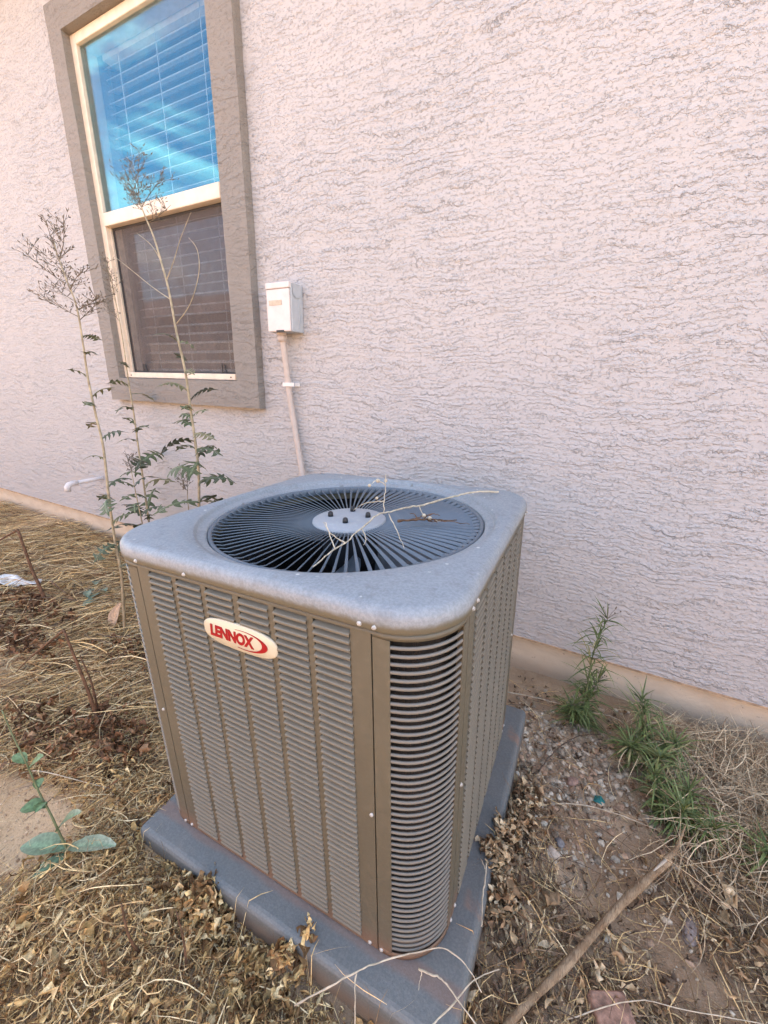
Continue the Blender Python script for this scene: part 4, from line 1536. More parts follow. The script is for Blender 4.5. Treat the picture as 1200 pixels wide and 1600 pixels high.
o.location = (-2.60, -0.655, gz(-2.6, -0.655) + 0.035)
o.rotation_euler = (0.25, 0.0, 0.62)
tag(o, 'torn dirty white plastic strip lying in the dry grass by the dead stem', 'litter')


# ------------------------------------------------------------------ plants
def tube_obj(name, pts, rad, mat, parent=None, n=6, k=4):
    mb = MB(); mb.smooth = True
    p = smooth_path(pts, k)
    if hasattr(rad, '__len__'):
        r = [rad[0] + (rad[1] - rad[0]) * i / (len(p) - 1) for i in range(len(p))]
    else:
        r = rad
    mb.tube(p, r, n)
    return mb.build(name, mat, parent)


def rel(pts, o):
    return [(x - o[0], y - o[1], z - o[2]) for x, y, z in pts]


def col_mesh(name, V, F, C_, mat):
    me = bpy.data.meshes.new(name)
    me.from_pydata([tuple(map(float, v)) for v in V], [], F)
    a = me.color_attributes.new('Col', 'FLOAT_COLOR', 'POINT')
    for i, d in enumerate(a.data):
        d.color = (*C_[i], 1)
    me.materials.append(mat)
    for p in me.polygons:
        p.use_smooth = True
    return me


def lobed_leaf(L, W, c, rnd, lobes=4, droop=0.5, curlx=0.3):
    """pinnately lobed leaf growing along +x from the origin, drooping with distance"""
    V, F, C_ = [], [], []

    def bendp(x, y, z=0):
        t = x / L
        return (x * (1 - 0.15 * droop * t), y, z - droop * L * 0.35 * t * t - abs(y) * curlx * 0.5 + 0.10 * L * math.sin(t * 3))
    ns = 9
    for i in range(ns + 1):
        t = i / ns
        w_ = W * 0.13 * (1.1 - 0.75 * t)
        V += [bendp(L * t, -w_), bendp(L * t, 0, 0.0015), bendp(L * t, w_)]
        C_ += [c, tuple(x * 1.7 + 0.02 for x in c), c]
    for i in range(ns):
        F += [(i * 3, i * 3 + 3, i * 3 + 4, i * 3 + 1), (i * 3 + 1, i * 3 + 4, i * 3 + 5, i * 3 + 2)]
    for li in range(lobes):
        t = 0.18 + 0.66 * li / max(1, lobes - 1)
        for sgn in (-1, 1):
            ll = W * (0.55 - 0.22 * abs(t - 0.55)) * rnd.uniform(0.7, 1.15)
            bw_ = L * 0.075 * rnd.uniform(0.8, 1.2)
            x0 = L * t + rnd.uniform(-0.02, 0.02) * L
            o = len(V)
            for s in range(5):
                q = s / 4
                wx = bw_ * (1 - 0.8 * q ** 1.5)
                yy = sgn * (W * 0.08 + ll * q)
                xx = x0 - L * 0.13 * q * q + (0.05 * L * q)
                V += [bendp(max(0, xx - wx), yy), bendp(xx + wx, yy)]
                C_ += [c, c]
            for s in range(4):
                b = o + s * 2
                F.append((b, b + 2, b + 3, b + 1))
    o = len(V)
    V += [bendp(L * 0.9, -W * 0.12), bendp(L * 1.1, 0), bendp(L * 0.9, W * 0.12)]
    C_ += [c] * 3
    F.append((o, o + 1, o + 2))
    return V, F, C_


def orient(V, base, yaw, pitch, roll=0.0):
    m = Matrix.Translation(base) @ Euler((roll, -pitch, yaw), 'XYZ').to_matrix().to_4x4()
    return [tuple(m @ Vector(v)) for v in V]


def panicle(mb, p, d, L, r, rnd, depth):
    """fine branching seed head"""
    d = d.normalized()
    seg = 5
    pts = [p]
    q = p.copy()
    dd = d.copy()
    for i in range(seg):
        dd = (dd + Vector((rnd.uniform(-1, 1), rnd.uniform(-1, 1), rnd.uniform(-0.3, 0.7))) * 0.13).normalized()
        q = q + dd * (L / seg)
        pts.append(q.copy())
    mb.tube(pts, [r * (1 - 0.55 * i / seg) for i in range(seg + 1)], 3, caps=False)
    if depth == 0:
        for _ in range(rnd.choice((1, 1, 2))):
            b = pts[-1] if rnd.random() < 0.75 else pts[rnd.randint(2, seg)]
            e = (dd + Vector((rnd.uniform(-.6, .6), rnd.uniform(-.6, .6), rnd.uniform(-.2, .6)))).normalized()
            l = rnd.uniform(0.007, 0.014)
            mb.tube([b, b + e * l * 0.35, b + e * l * 0.75, b + e * l], [0.0005, 0.0015, 0.0012, 0.0002], 4, caps=False)
        return
    nb = {2: 9, 1: 4}[depth]
    for i in range(nb):
        t = 0.18 + 0.82 * (i + rnd.random() * 0.6) / nb
        k = min(seg, max(0, int(t * seg)))
        a = rnd.uniform(0, 2 * PI)
        side = Vector((math.cos(a), math.sin(a), 0))
        nd = (dd * rnd.uniform(0.5, 1.0) + side * rnd.uniform(0.5, 1.0)).normalized()
        panicle(mb, pts[k], nd, L * rnd.uniform(0.28, 0.46), r * 0.6, rnd, depth - 1)


GRN = [(0.070, 0.088, 0.046), (0.088, 0.108, 0.052), (0.105, 0.125, 0.062), (0.060, 0.074, 0.044), (0.15, 0.14, 0.07)]


def lettuce(label, pts, rad, leaves, heads, branches, seed, group='tall prickly weeds growing at the wall'):
    rnd = random.Random(seed)
    o0 = (pts[0][0], pts[0][1], gz(pts[0][0], pts[0][1]))
    t = thing('tall_weed', label, 'weed', o0, group=group)
    P = smooth_path(rel(pts, o0), 4)
    mb = MB(); mb.smooth = True
    mb.tube(P, [rad[0] + (rad[1] - rad[0]) * i / (len(P) - 1) for i in range(len(P))], 7)
    mb.build('stem', M['stem_pale'], t)
    for (z, L, yaw, pitch, sc_) in leaves:
        zz = z - o0[2]
        j = min(range(len(P)), key=lambda i: abs(P[i].z - zz))
        V, F, C_ = lobed_leaf(L, L * sc_, rnd.choice(GRN), rnd, rnd.choice((3, 4, 5)), rnd.uniform(0.2, 1.2), rnd.uniform(0, 0.9))
        V = orient(V, P[j], yaw, pitch, rnd.uniform(-0.6, 0.6))
        link('leaf', col_mesh('leaf', V, F, C_, M['green']), t)
    for bpts in branches:
        tube_obj('side_branch', rel(bpts, o0), (0.0018, 0.0009), M['stem_pale'], t, 5)
    if heads:
        hb_ = MB()
        for (p, d, L) in heads:
            panicle(hb_, Vector(p) - Vector(o0), Vector(d), L, 0.0016, rnd, 2)
        hb_.build('seed_head', M['seed'], t)
    return t


def rleaves(rnd, z0, z1, n, L0, L1, sc_=0.42):
    out = []
    for i in range(n):
        f = i / max(1, n - 1)
        out.append((z0 + (z1 - z0) * f + rnd.uniform(-0.015, 0.015), (L0 + (L1 - L0) * f) * rnd.uniform(0.75, 1.2), i * 2.4 + rnd.uniform(-0.5, 0.5), rnd.uniform(-0.1, 0.55), sc_ * rnd.uniform(0.8, 1.2)))
    return [(z, L * 1.55, yw, pt, q) for z, L, yw, pt, q in out]


r1 = random.Random(21)
lettuce('tallest free-standing weed, its bare seed head spreading before the pale wall beside the window',
        [(-1.675, -0.622, -0.01), (-1.607, -0.622, 0.31), (-1.606, -0.622, 0.449), (-1.59, -0.622, 0.635), (-1.563, -0.622, 0.831), (-1.571, -0.622, 0.943), (-1.576, -0.622, 1.072), (-1.567, -0.622, 1.173), (-1.562, -0.622, 1.289), (-1.589, -0.622, 1.365), (-1.615, -0.622, 1.441), (-1.62, -0.622, 1.48)],
        (0.0058, 0.0016), rleaves(r1, 0.36, 1.20, 15, 0.075, 0.045),
        [((-1.562, -0.622, 1.25), (0.7, 0.3, 0.5), 0.101), ((-1.575, -0.622, 1.31), (-0.9, 0.1, 0.35), 0.187), ((-1.58, -0.622, 1.34), (0.8, -0.2, 0.4), 0.133), ((-1.60, -0.622, 1.39), (-0.9, 0.2, 0.5), 0.156), ((-1.61, -0.622, 1.43), (0.6, 0.1, 0.6), 0.133), ((-1.57, -0.622, 1.28), (0.9, 0.1, 0.2), 0.133), ((-1.56, -0.622, 1.26), (-0.9, -0.3, 0.35), 0.156), ((-1.61, -0.622, 1.43), (-0.3, 0.1, 1), 0.109), ((-1.60, -0.622, 1.36), (-0.6, -0.4, 0.5), 0.140)],
        [], 31)
r1 = random.Random(22)
lettuce('slender weed against the wall under the lower left corner of the window, lobed leaves below',
        [(-2.13, -0.15, -0.01), (-2.15, -0.15, 0.25), (-2.141, -0.15, 0.508), (-2.133, -0.15, 0.752), (-2.126, -0.15, 0.916), (-2.126, -0.15, 1.072), (-2.118, -0.15, 1.278), (-2.13, -0.15, 1.473), (-2.15, -0.15, 1.58)],
        (0.0062, 0.0014), rleaves(r1, 0.30, 1.10, 14, 0.12, 0.065),
        [((-2.13, -0.15, 1.42), (0.2, 0, 1), 0.12), ((-2.14, -0.15, 1.50), (-0.4, 0.1, 0.9), 0.12), ((-2.12, -0.15, 1.33), (-0.5, 0, 0.7), 0.12)],
        [], 32)
r1 = random.Random(23)
lettuce('leafy weed in front of the window, pale stem with side branches crossing both panes',
        [(-1.50, -0.35, -0.01), (-1.47, -0.35, 0.30), (-1.45, -0.35, 0.532), (-1.423, -0.35, 0.705), (-1.421, -0.35, 0.836), (-1.425, -0.35, 0.96), (-1.43, -0.35, 1.102), (-1.452, -0.35, 1.238), (-1.464, -0.35, 1.367), (-1.482, -0.35, 1.451), (-1.511, -0.35, 1.554), (-1.543, -0.35, 1.62), (-1.56, -0.35, 1.66)],
        (0.0065, 0.0022), rleaves(r1, 0.52, 1.22, 17, 0.13, 0.05, 0.40) + [(0.66, 0.15, 0.0, 0.30, 0.42), (0.60, 0.14, 0.2, 0.1, 0.45), (0.80, 0.12, PI, 0.15, 0.4), (0.81, 0.12, 0.1, 0.12, 0.4), (0.92, 0.09, 0.1, 0.5, 0.3), (0.93, 0.10, PI, 0.3, 0.4)],
        [((-1.545, -0.35, 1.625), (-0.35, 0.0, 0.95), 0.18), ((-1.555, -0.35, 1.65), (0.5, 0.1, 0.5), 0.14), ((-1.55, -0.35, 1.64), (-0.8, 0.1, 0.4), 0.13), ((-1.56, -0.35, 1.66), (0.1, -0.1, 1), 0.15), ((-1.53, -0.35, 1.60), (0.9, 0.1, 0.25), 0.11), ((-1.56, -0.35, 1.66), (-0.4, 0.2, 0.8), 0.15)],
        [[(-1.475, -0.35, 1.41), (-1.42, -0.35, 1.47), (-1.37, -0.35, 1.535), (-1.306, -0.35, 1.60)], [(-1.462, -0.35, 1.35), (-1.56, -0.35, 1.40), (-1.66, -0.35, 1.46), (-1.76, -0.35, 1.519)],
         [(-1.445, -0.35, 1.27), (-1.36, -0.35, 1.33), (-1.30, -0.35, 1.42), (-1.295, -0.35, 1.49), (-1.33, -0.35, 1.53)], [(-1.49, -0.35, 1.48), (-1.53, -0.35, 1.53), (-1.60, -0.35, 1.575)]], 33)
r1 = random.Random(24)
lettuce('short weed with a small seed tuft between the two slender weeds at the wall',
        [(-2.05, -0.25, -0.01), (-2.04, -0.25, 0.25), (-2.055, -0.25, 0.5), (-2.06, -0.25, 0.62)],
        (0.005, 0.0014), rleaves(r1, 0.24, 0.60, 9, 0.13, 0.07),
        [((-2.06, -0.25, 0.61), (-0.5, 0, 0.9), 0.09), ((-2.06, -0.25, 0.62), (0.2, 0, 0.9), 0.08)], [], 34)
r1 = random.Random(25)
lettuce('low leafy weed peeking out just behind the left corner of the unit',
        [(-1.62, -0.30, -0.01), (-1.60, -0.30, 0.2), (-1.59, -0.30, 0.45), (-1.58, -0.30, 0.60)],
        (0.005, 0.0014), rleaves(r1, 0.18, 0.52, 10, 0.13, 0.07),
        [((-1.58, -0.30, 0.58), (0.3, 0, 0.9), 0.10), ((-1.585, -0.30, 0.6), (-0.4, 0, 0.8), 0.10)], [], 35)


# narrow-leaved green weeds
def narrow_leaf(V, F, C_, base, yaw, pitch, L, w, c, droop, rnd):
    d = Vector((math.cos(yaw) * math.cos(pitch), math.sin(yaw) * math.cos(pitch), math.sin(pitch)))
    s = Vector((-math.sin(yaw), math.cos(yaw), 0))
    p = Vector(base)
    o = len(V)
    ns = 5
    for i in range(ns + 1):
        t = i / ns
        wi = w * (0.35 + 1.2 * t) * (1 - t) * 2 if t < 1 else 0.0
        V += [tuple(p + s * wi * 0.5), tuple(p - s * wi * 0.5)]
        k = 0.9 + 0.35 * t
        C_ += [tuple(x * k for x in c)] * 2
        dd = (d + Vector((0, 0, -droop * t))).normalized()
        p = p + dd * (L / ns)
    for i in range(ns):
        b = o + i * 2
        F.append((b, b + 2, b + 3, b + 1))


G2 = [(0.110, 0.150, 0.046), (0.138, 0.180, 0.058), (0.085, 0.120, 0.040), (0.155, 0.185, 0.07)]


def narrow_weed(label, stems, n, L, w, seed, group='narrow leaved green weeds beside the foundation', buds=False):
    rnd = random.Random(seed)
    b0 = stems[0][0]
    o0 = (b0[0], b0[1], gz(b0[0], b0[1]))
    t = thing('green_weed', label, 'weed', o0, group=group)
    for st_ in stems:
        P = smooth_path(rel(st_, o0), 5)
        mb = MB(); mb.smooth = True
        mb.tube(P, [0.0034 - 0.0022 * i / (len(P) - 1) for i in range(len(P))], 6)
        mb.build('stem', M['stem_green'], t)
        V, F, C_ = [], [], []
        for i in range(n):
            f = (i + rnd.random()) / n
            q = P[min(len(P) - 1, int(f * (len(P) - 1)))]
            narrow_leaf(V, F, C_, q + Vector((rnd.uniform(-1, 1), rnd.uniform(-1, 1), 0)) * 0.004, i * 2.4 + rnd.uniform(-0.9, 0.9), rnd.uniform(-0.1, 1.1), L * rnd.uniform(0.4, 1.3) * (1 - 0.35 * f), w * rnd.uniform(0.6, 1.1), rnd.choice(G2) if rnd.random() < 0.93 else (0.30, 0.26, 0.12), rnd.uniform(0.2, 2.4), rnd)
        for i in range(7):
            narrow_leaf(V, F, C_, P[-1], rnd.uniform(0, 6.3), rnd.uniform(0.5, 1.4), L * rnd.uniform(0.4, 0.8), w * 0.8, rnd.choice(G2), rnd.uniform(0.2, 1.0), rnd)
        stuff(link('foliage', col_mesh('foliage', V, F, C_, M['green']), t))
        if buds:
            hb_ = MB()
            for _ in range(7):
                e = P[-1] + Vector((rnd.uniform(-0.02, 0.03), rnd.uniform(-0.02, 0.02), rnd.uniform(0.015, 0.05)))
                hb_.tube([P[-1], (P[-1] + e) / 2 + Vector((0, 0, 0.004)), e], 0.0006, 3)
                hb_.tube([e, e + Vector((0, 0, 0.002)), e + Vector((0, 0, 0.005))], [0.0014, 0.0026, 0.0010], 5)
            hb_.build('flower_bud', M['seed'], t)
    return t


narrow_weed('tallest green weed by the foundation, upright with thin leaves and small dark buds',
            [[(0.105, -0.156, -0.01), (0.108, -0.156, 0.12), (0.104, -0.156, 0.246), (0.112, -0.156, 0.34), (0.122, -0.156, 0.40)], [(0.112, -0.15, 0.0), (0.12, -0.14, 0.07), (0.135, -0.13, 0.15)], [(0.10, -0.165, 0.0), (0.085, -0.19, 0.05), (0.075, -0.21, 0.09)]],
            110, 0.112, 0.0052, 41, buds=True)
narrow_weed('bushy green weed in the middle of the row, spilling against the matted grass',
            [[(0.285, -0.22, -0.01), (0.27, -0.21, 0.10), (0.25, -0.20, 0.19)], [(0.29, -0.24, 0.0), (0.30, -0.28, 0.06), (0.305, -0.31, 0.10)], [(0.28, -0.23, 0.0), (0.25, -0.26, 0.05), (0.235, -0.29, 0.08)], [(0.30, -0.22, 0.0), (0.33, -0.22, 0.06), (0.355, -0.23, 0.09)]],
            120, 0.112, 0.0052, 42)
narrow_weed('low spreading green weed growing just above the broken end of the branch',
            [[(0.34, -0.42, -0.01), (0.345, -0.43, 0.05), (0.34, -0.45, 0.09)], [(0.35, -0.42, 0.0), (0.38, -0.43, 0.04), (0.41, -0.44, 0.06)], [(0.33, -0.41, 0.0), (0.30, -0.39, 0.05), (0.285, -0.375, 0.10)], [(0.345, -0.41, 0.0), (0.36, -0.385, 0.05), (0.365, -0.37, 0.08)]],
            95, 0.095, 0.0052, 43)
narrow_weed('small green weed at the right edge of the photo',
            [[(0.50, -0.44, -0.01), (0.505, -0.45, 0.05), (0.51, -0.46, 0.10)], [(0.51, -0.43, 0.0), (0.53, -0.42, 0.04), (0.55, -0.41, 0.08)]],
            56, 0.095, 0.006, 44)

# broad-leaved young weed at lower left
o0 = (-0.896, -1.201, gz(-0.896, -1.201))
t = thing('broadleaf_weed', 'young weed with a few broad grey-green leaves on the bare soil left of the pad', 'weed', o0)
P = [(-0.896, -1.201, 0.0), (-0.93, -1.201, 0.097), (-0.947, -1.201, 0.145), (-0.972, -1.201, 0.188), (-0.994, -1.201, 0.269), (-1.021, -1.201, 0.327), (-1.036, -1.201, 0.39)]
tube_obj('stem', rel(P, o0), (0.0028, 0.0012), M['stem_green'], t, 7)


def broad_leaf(L, W, c, c2, droop, rnd):
    V, F, C_ = [], [], []
    nu_, nv_ = 9, 5
    for i in range(nu_):
        t_ = i / (nu_ - 1)
        wi = W * (0.10 + 0.9 * math.sin(PI * min(1, 0.08 + 0.86 * t_ ** 1.25))) * (1 - 0.0 * t_)
        if t_ > 0.9:
            wi *= 0.6
        for j in range(nv_):
            s = j / (nv_ - 1) - 0.5
            V.append((L * t_, s * wi, abs(s) * wi * 0.35 - droop * L * t_ * t_ + rnd.uniform(-0.0012, 0.0012)))
            k = t_
            C_.append(tuple(a + (b - a) * k for a, b in zip(c, c2)) if j != 2 else tuple(x * 1.5 for x in c))
    for i in range(nu_ - 1):
        for j in range(nv_ - 1):
            F.append((i * nv_ + j, (i + 1) * nv_ + j, (i + 1) * nv_ + j + 1, i * nv_ + j + 1))
    return V, F, C_


rnd = random.Random(77)
for (q, yaw, pitch, L, W, ca, cb) in (((-0.912, -1.201, 0.055), 3.6, 0.30, 0.11, 0.042, (0.10, 0.15, 0.085), (0.15, 0.19, 0.12)), ((-0.912, -1.201, 0.055), 0.5, 0.42, 0.115, 0.032, (0.11, 0.15, 0.09), (0.27, 0.29, 0.20)),
                                      ((-0.908, -1.201, 0.045), 4.6, 0.25, 0.07, 0.026, (0.09, 0.14, 0.08), (0.12, 0.17, 0.10)), ((-0.932, -1.201, 0.10), 0.4, 1.05, 0.10, 0.028, (0.075, 0.125, 0.06), (0.22, 0.25, 0.17)),
                                      ((-0.955, -1.201, 0.16), 3.9, 0.4, 0.05, 0.030, (0.07, 0.12, 0.05), (0.09, 0.14, 0.06)), ((-0.96, -1.201, 0.17), 5.5, 0.6, 0.035, 0.020, (0.07, 0.12, 0.05), (0.09, 0.14, 0.06)),
                                      ((-0.975, -1.201, 0.20), 2.6, 0.3, 0.03, 0.018, (0.08, 0.13, 0.055), (0.10, 0.15, 0.06)), ((-0.99, -1.201, 0.25), 0.8, 0.8, 0.045, 0.026, (0.10, 0.15, 0.07), (0.13, 0.18, 0.08)), ((-0.995, -1.201, 0.265), 3.4, 0.7, 0.035, 0.022, (0.10, 0.15, 0.07), (0.13, 0.18, 0.08))):
    ca, cb = tuple(k * 1.35 for k in ca), tuple(k * 1.3 for k in cb)
    V, F, C_ = broad_leaf(L * 0.92, W * 1.15, ca, cb, rnd.uniform(0.1, 0.35), rnd)
    V = orient(V, Vector(q) - Vector(o0), yaw, pitch)
    link('leaf', col_mesh('leaf', V, F, C_, M['green']), t)

# round grey-green leaves low behind the tall weed
o0 = (-2.05, -0.52, gz(-2.05, -0.52))
t = thing('creeping_weed', 'pale grey-green weed lying flat on the straw near the tall free-standing weed', 'weed', o0)
rnd = random.Random(5)
for i in range(7):
    V, F, C_ = broad_leaf(rnd.uniform(0.05, 0.09), rnd.uniform(0.03, 0.05), (0.13, 0.17, 0.11), (0.19, 0.22, 0.15), 0.2, rnd)
    V = orient(V, (rnd.uniform(-0.12, 0.12), rnd.uniform(-0.05, 0.05), rnd.uniform(0.03, 0.07)), rnd.uniform(0, 6.3), rnd.uniform(-0.1, 0.4))
    link('leaf', col_mesh('leaf', V, F, C_, M['green']), t)

# dead standing stems
def dead_stem(label, paths, rad, group='dead brown stems standing in the dry grass', mat='stem_brown'):
    b0 = paths[0][0]
    o0 = (b0[0], b0[1], gz(b0[0], b0[1]))
    t = thing('dead_stem', label, 'stem', o0, group=group)
    for i, p in enumerate(paths):
        tube_obj('stalk' if i == 0 else 'twig', rel(p, o0), rad if i == 0 else (rad[0] * 0.6, rad[1] * 0.5), M[mat], t, 6)
    return t


dead_stem('dead brown stem snapped over at the top, standing behind the white plastic strip', [[(-2.209, -0.664, -0.02), (-2.245, -0.664, 0.10), (-2.282, -0.664, 0.19), (-2.317, -0.664, 0.385)], [(-2.317, -0.664, 0.385), (-2.45, -0.69, 0.32), (-2.60, -0.72, 0.24)]], (0.009, 0.0055))
dead_stem('dead brown stem bent like an arrowhead in the straw left of the unit', [[(-1.25, -0.949, -0.02), (-1.272, -0.949, 0.09), (-1.293, -0.949, 0.18), (-1.34, -0.949, 0.338)], [(-1.34, -0.949, 0.338), (-1.45, -0.955, 0.26), (-1.60, -0.965, 0.15), (-1.74, -0.97, 0.04)], [(-1.272, -0.94, 0.04), (-1.295, -0.93, 0.15), (-1.327, -0.93, 0.238)]], (0.0068, 0.0032))
dead_stem('thin dark dead stem rising from the leaf tangle nearest the bottom left corner', [[(-0.62, -1.22, 0.0), (-0.615, -1.235, 0.09), (-0.625, -1.23, 0.17)]], (0.0030, 0.0014))
dead_stem('thin dark dead stem rising from the leaf tangle in front of the pad', [[(-0.52, -1.20, 0.0), (-0.525, -1.19, 0.08), (-0.54, -1.185, 0.15)]], (0.0028, 0.0012))
dead_stem('pale dry stalk leaning across the bare soil at the left edge', [[(-1.28, -1.15, 0.01), (-1.2, -1.13, 0.045), (-1.05, -1.09, 0.05), (-0.95, -1.05, 0.03)]], (0.0018, 0.0009), mat='bone_twig')
dead_stem('dark reddish stalk lying beside the right edge of the pad', [[(0.02, -0.86, 0.02), (0.015, -0.80, 0.03), (0.0, -0.70, 0.032), (-0.02, -0.58, 0.04)]], (0.0034, 0.0020))

# matted rust-brown leaf clump at the foot of the arrowhead stem, brown curled leaf by the tall weed
rnd = random.Random(9)
V, F, C_ = broad_leaf(0.11, 0.05, (0.40, 0.25, 0.15), (0.55, 0.38, 0.25), 0.5, rnd)
o = link('dry_leaf', col_mesh('dry_leaf', orient(V, (0, 0, 0.10), 5.0, -0.5), F, C_, M['leafd']), None, (-1.78, -0.56, gz(-1.78, -0.56)))
tag(o, 'orange tan dried leaf hanging at the base of the tall free-standing weed', 'leaf')

# ------------------------------------------------------------------ broken branch
bo = (0.025, -0.995, 0.0)
t = thing('broken_branch', 'split brown branch lying diagonally over the litter at lower right, pale broken tip', 'branch', bo)
bp_ = [(-0.03, -1.09, 0.030), (0.025, -0.995, 0.035), (0.061, -0.938, 0.039), (0.106, -0.872, 0.044), (0.157, -0.788, 0.048), (0.222, -0.685, 0.051), (0.284, -0.595, 0.052), (0.305, -0.565, 0.054)]
mb = MB(); mb.smooth = True
P = smooth_path(rel(bp_, bo), 5)
rb = random.Random(2)
mb.tube(P, [0.0062 + 0.0030 * i / len(P) + rb.uniform(-0.0014, 0.0010) for i in range(len(P))], 9, squash=0.72)
mb.build('limb', M['wood'], t)
mb = MB(); mb.smooth = True
tip = rel([(0.262, -0.624, 0.0545), (0.285, -0.590, 0.0575), (0.300, -0.570, 0.059), (0.310, -0.556, 0.058)], bo)
mb.tube(smooth_path(tip, 3), [0.0010 + 0.0024 * math.sin(PI * i / 9) for i in range(10)], 6, squash=0.6)
mb.build('split_face', M['wood_pale'], t)
mb = MB(); mb.smooth = True
mb.tube(smooth_path(rel([(0.296, -0.572, 0.058), (0.315, -0.548, 0.063), (0.327, -0.522, 0.075), (0.337, -0.495, 0.098)], bo), 4), [0.0068 - 0.0058 * i / 12 for i in range(13)], 7, squash=0.6)
mb.build('splinter', M['wood'], t)


# ------------------------------------------------------------------ twigs and stray stalks
def twig(label, paths, rad, mat, cat='twig', group=None, knots=None, seed=1):
    b0 = paths[0][0]
    t = thing('twig' if cat == 'twig' else 'dry_stalk', label, cat, b0, group=group)
    rnd = random.Random(seed)
    for i, p in enumerate(paths):
        q = smooth_path(rel(p, b0), 5)
        q = [v_ + Vector((rnd.uniform(-1, 1), rnd.uniform(-1, 1), rnd.uniform(-1, 1))) * rad[0] * 0.45 for v_ in q]
        r0, r1_ = (rad if i == 0 else (rad[0] * 0.5, rad[1] * 0.6))
        mb = MB(); mb.smooth = True
        mb.tube(q, [(r0 + (r1_ - r0) * k / (len(q) - 1)) * rnd.uniform(0.8, 1.25) for k in range(len(q))], 6)
        mb.build('stalk' if i == 0 else 'side_shoot', M[mat], t)
    if knots:
        for kx, ky, kz, kr in knots:
            kb = MB(); kb.smooth = True
            kb.lathe([(0.0, -kr), (kr * 0.7, -kr * 0.7), (kr, 0), (kr * 0.7, kr * 0.7), (0.0, kr)], 7, (kx - b0[0], ky - b0[1], kz - b0[2]))
            kb.build('seed_pod', M['bone_twig'], t)
    return t


dz = -0.012
T = lambda L_: [(x, y, z + dz) for x, y, z in L_]
twig('long bleached vine twig lying across the round fan grille',
     [T([(-0.205, -0.38, 0.822), (-0.248, -0.409, 0.822), (-0.282, -0.44, 0.818), (-0.309, -0.49, 0.815), (-0.333, -0.569, 0.816), (-0.353, -0.628, 0.820), (-0.37, -0.692, 0.824), (-0.385, -0.724, 0.822), (-0.385, -0.803, 0.812), (-0.38, -0.857, 0.806), (-0.383, -0.908, 0.803), (-0.376, -0.961, 0.800)]),
      T([(-0.379, -0.706, 0.824), (-0.387, -0.69, 0.845), (-0.40, -0.66, 0.872), (-0.405, -0.65, 0.895)]), T([(-0.40, -0.66, 0.872), (-0.42, -0.66, 0.88), (-0.43, -0.67, 0.874)]),
      T([(-0.367, -0.705, 0.822), (-0.32, -0.763, 0.812), (-0.272, -0.829, 0.808)]), T([(-0.344, -0.593, 0.816), (-0.311, -0.636, 0.806), (-0.269, -0.647, 0.806)]),
      T([(-0.38, -0.89, 0.806), (-0.405, -0.875, 0.830), (-0.415, -0.87, 0.845)]), T([(-0.38, -0.857, 0.806), (-0.41, -0.86, 0.82), (-0.43, -0.855, 0.838)]), T([(-0.383, -0.79, 0.813), (-0.37, -0.80, 0.796), (-0.365, -0.815, 0.790)]),
      T([(-0.387, -0.69, 0.845), (-0.43, -0.70, 0.835), (-0.46, -0.70, 0.815)])],
     (0.0026, 0.0010), 'bone_twig', knots=[(-0.42, -0.66, 0.868, 0.005), (-0.43, -0.68, 0.86, 0.004), (-0.405, -0.65, 0.868, 0.004), (-0.40, -0.70, 0.84, 0.0035)], seed=3)
twig('dark brown dead sprig lying on the right half of the fan grille',
     [T([(-0.356, -0.682, 0.802), (-0.329, -0.664, 0.804), (-0.30, -0.65, 0.806), (-0.272, -0.637, 0.805), (-0.244, -0.612, 0.804)]), T([(-0.33, -0.66, 0.804), (-0.31, -0.64, 0.812), (-0.30, -0.62, 0.808)]), T([(-0.30, -0.65, 0.806), (-0.285, -0.66, 0.812), (-0.27, -0.665, 0.806)]),
      T([(-0.31, -0.655, 0.806), (-0.295, -0.635, 0.816), (-0.28, -0.625, 0.812)]), T([(-0.32, -0.66, 0.806), (-0.335, -0.64, 0.81), (-0.35, -0.63, 0.806)]), T([(-0.30, -0.65, 0.806), (-0.29, -0.64, 0.800), (-0.275, -0.62, 0.802)]), T([(-0.285, -0.64, 0.806), (-0.262, -0.645, 0.808), (-0.21, -0.63, 0.806)])],
     (0.0030, 0.0009), 'stem_brown', knots=[(-0.31, -0.645, 0.80, 0.005), (-0.292, -0.655, 0.80, 0.0045)], seed=4)
G = 'dry straw stalks fallen across the near pad corner'
twig('long yellow straw stalk arching over the near corner of the pad under the curved bars', [[(-0.30, -1.15, 0.06), (-0.243, -1.106, 0.098), (-0.216, -1.077, 0.104), (-0.182, -1.047, 0.108), (-0.136, -1.012, 0.112), (-0.096, -0.985, 0.114), (-0.053, -0.985, 0.112), (-0.02, -1.0, 0.10)]], (0.0016, 0.0009), 'bone_twig', 'stalk', G, seed=5)
twig('straw stalk slanting off the near pad corner towards the lower right', [[(-0.125, -1.024, 0.100), (-0.10, -1.025, 0.112), (-0.084, -1.023, 0.114), (-0.054, -1.032, 0.112), (-0.005, -1.045, 0.10), (0.03, -1.06, 0.08)], [(-0.118, -1.024, 0.105), (-0.118, -1.03, 0.098), (-0.116, -1.045, 0.094)]], (0.0017, 0.0011), 'bone_twig', 'stalk', G, seed=6)
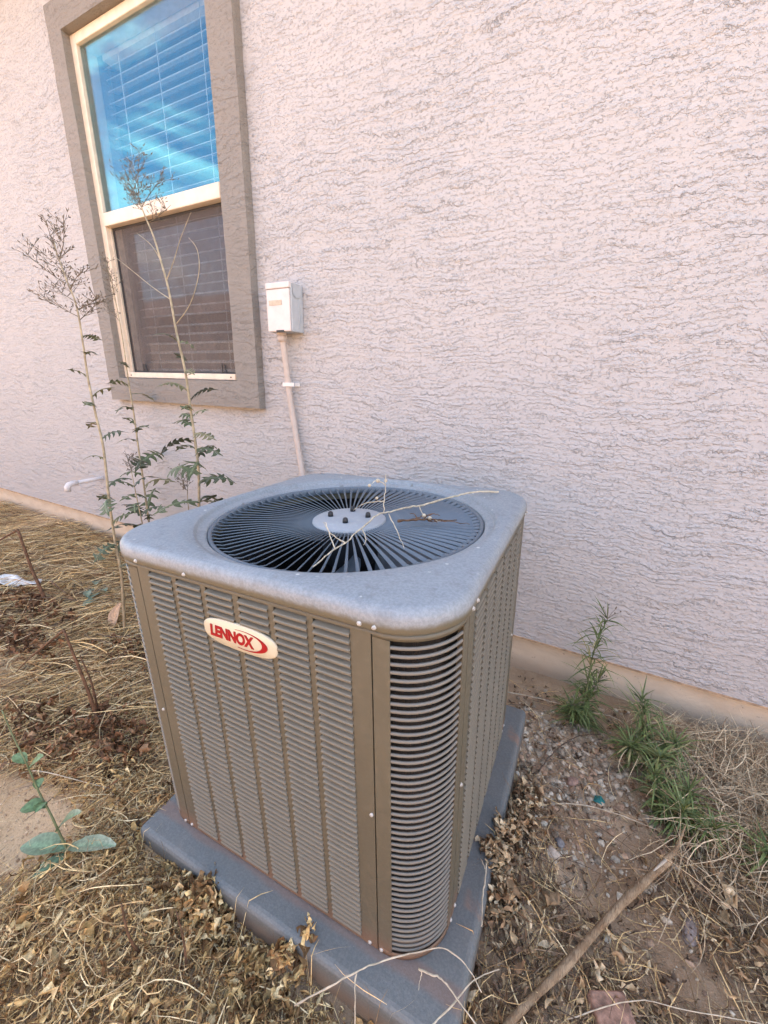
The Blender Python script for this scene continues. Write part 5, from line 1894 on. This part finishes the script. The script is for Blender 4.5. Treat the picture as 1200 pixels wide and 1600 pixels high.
twig('grey stalk crossing the pad edge towards the right, under the slanting straw', [[(-0.10, -1.11, 0.094), (-0.084, -1.081, 0.098), (-0.057, -1.035, 0.102), (-0.036, -0.995, 0.104), (0.0, -0.95, 0.085)]], (0.0015, 0.0010), 'bone_twig', 'stalk', G, seed=7)
twig('thin curled grass stem hanging over the front edge of the pad', [[(-0.219, -1.079, 0.100), (-0.215, -1.09, 0.098), (-0.206, -1.105, 0.088), (-0.195, -1.125, 0.045)]], (0.0013, 0.0008), 'bone_twig', 'stalk', G, seed=8)
twig('pale dry tendril resting on the right pad edge near the leaf heap', [[(-0.062, -0.80, 0.098), (-0.056, -0.83, 0.100), (-0.052, -0.87, 0.099), (-0.042, -0.91, 0.092)], [(-0.060, -0.815, 0.100), (-0.068, -0.808, 0.104), (-0.074, -0.80, 0.101)]], (0.0019, 0.0010), 'bone_twig', 'stalk', G, seed=9)
twig('thin pale stalk running along the soil from behind the unit to the bushy weed', [[(-0.20, -0.19, 0.02), (-0.10, -0.16, 0.022), (0.03, -0.134, 0.02), (0.13, -0.125, 0.022), (0.208, -0.11, 0.02), (0.263, -0.137, 0.016)]], (0.0021, 0.0012), 'bone_twig', 'stalk', seed=10)
twig('curved dark twig on the gravel between the pad and the bushy weed', [[(0.010, -0.445, 0.022), (0.03, -0.39, 0.026), (0.065, -0.315, 0.026), (0.11, -0.25, 0.022), (0.17, -0.205, 0.016)]], (0.0026, 0.0012), 'dark_twig', seed=11)
twig('straight tan stalk lying between the gravel and the low spreading weed', [[(0.06, -0.52, 0.016), (0.14, -0.485, 0.018), (0.24, -0.47, 0.018), (0.30, -0.465, 0.014)]], (0.0017, 0.0010), 'bone_twig', 'stalk', seed=12)
twig('long yellow stalk lying across the leaf litter at the bottom right corner', [[(0.12, -0.93, 0.03), (0.22, -0.86, 0.05), (0.30, -0.83, 0.05), (0.42, -0.78, 0.04)]], (0.0011, 0.0007), 'bone_twig', 'stalk', seed=13)
twig('pale crooked twig standing up from the matted leaves beside the white plastic strip', [[(-2.45, -0.55, 0.0), (-2.40, -0.56, 0.05), (-2.30, -0.58, 0.06), (-2.18, -0.58, 0.03)]], (0.005, 0.002), 'stem_brown', seed=14)
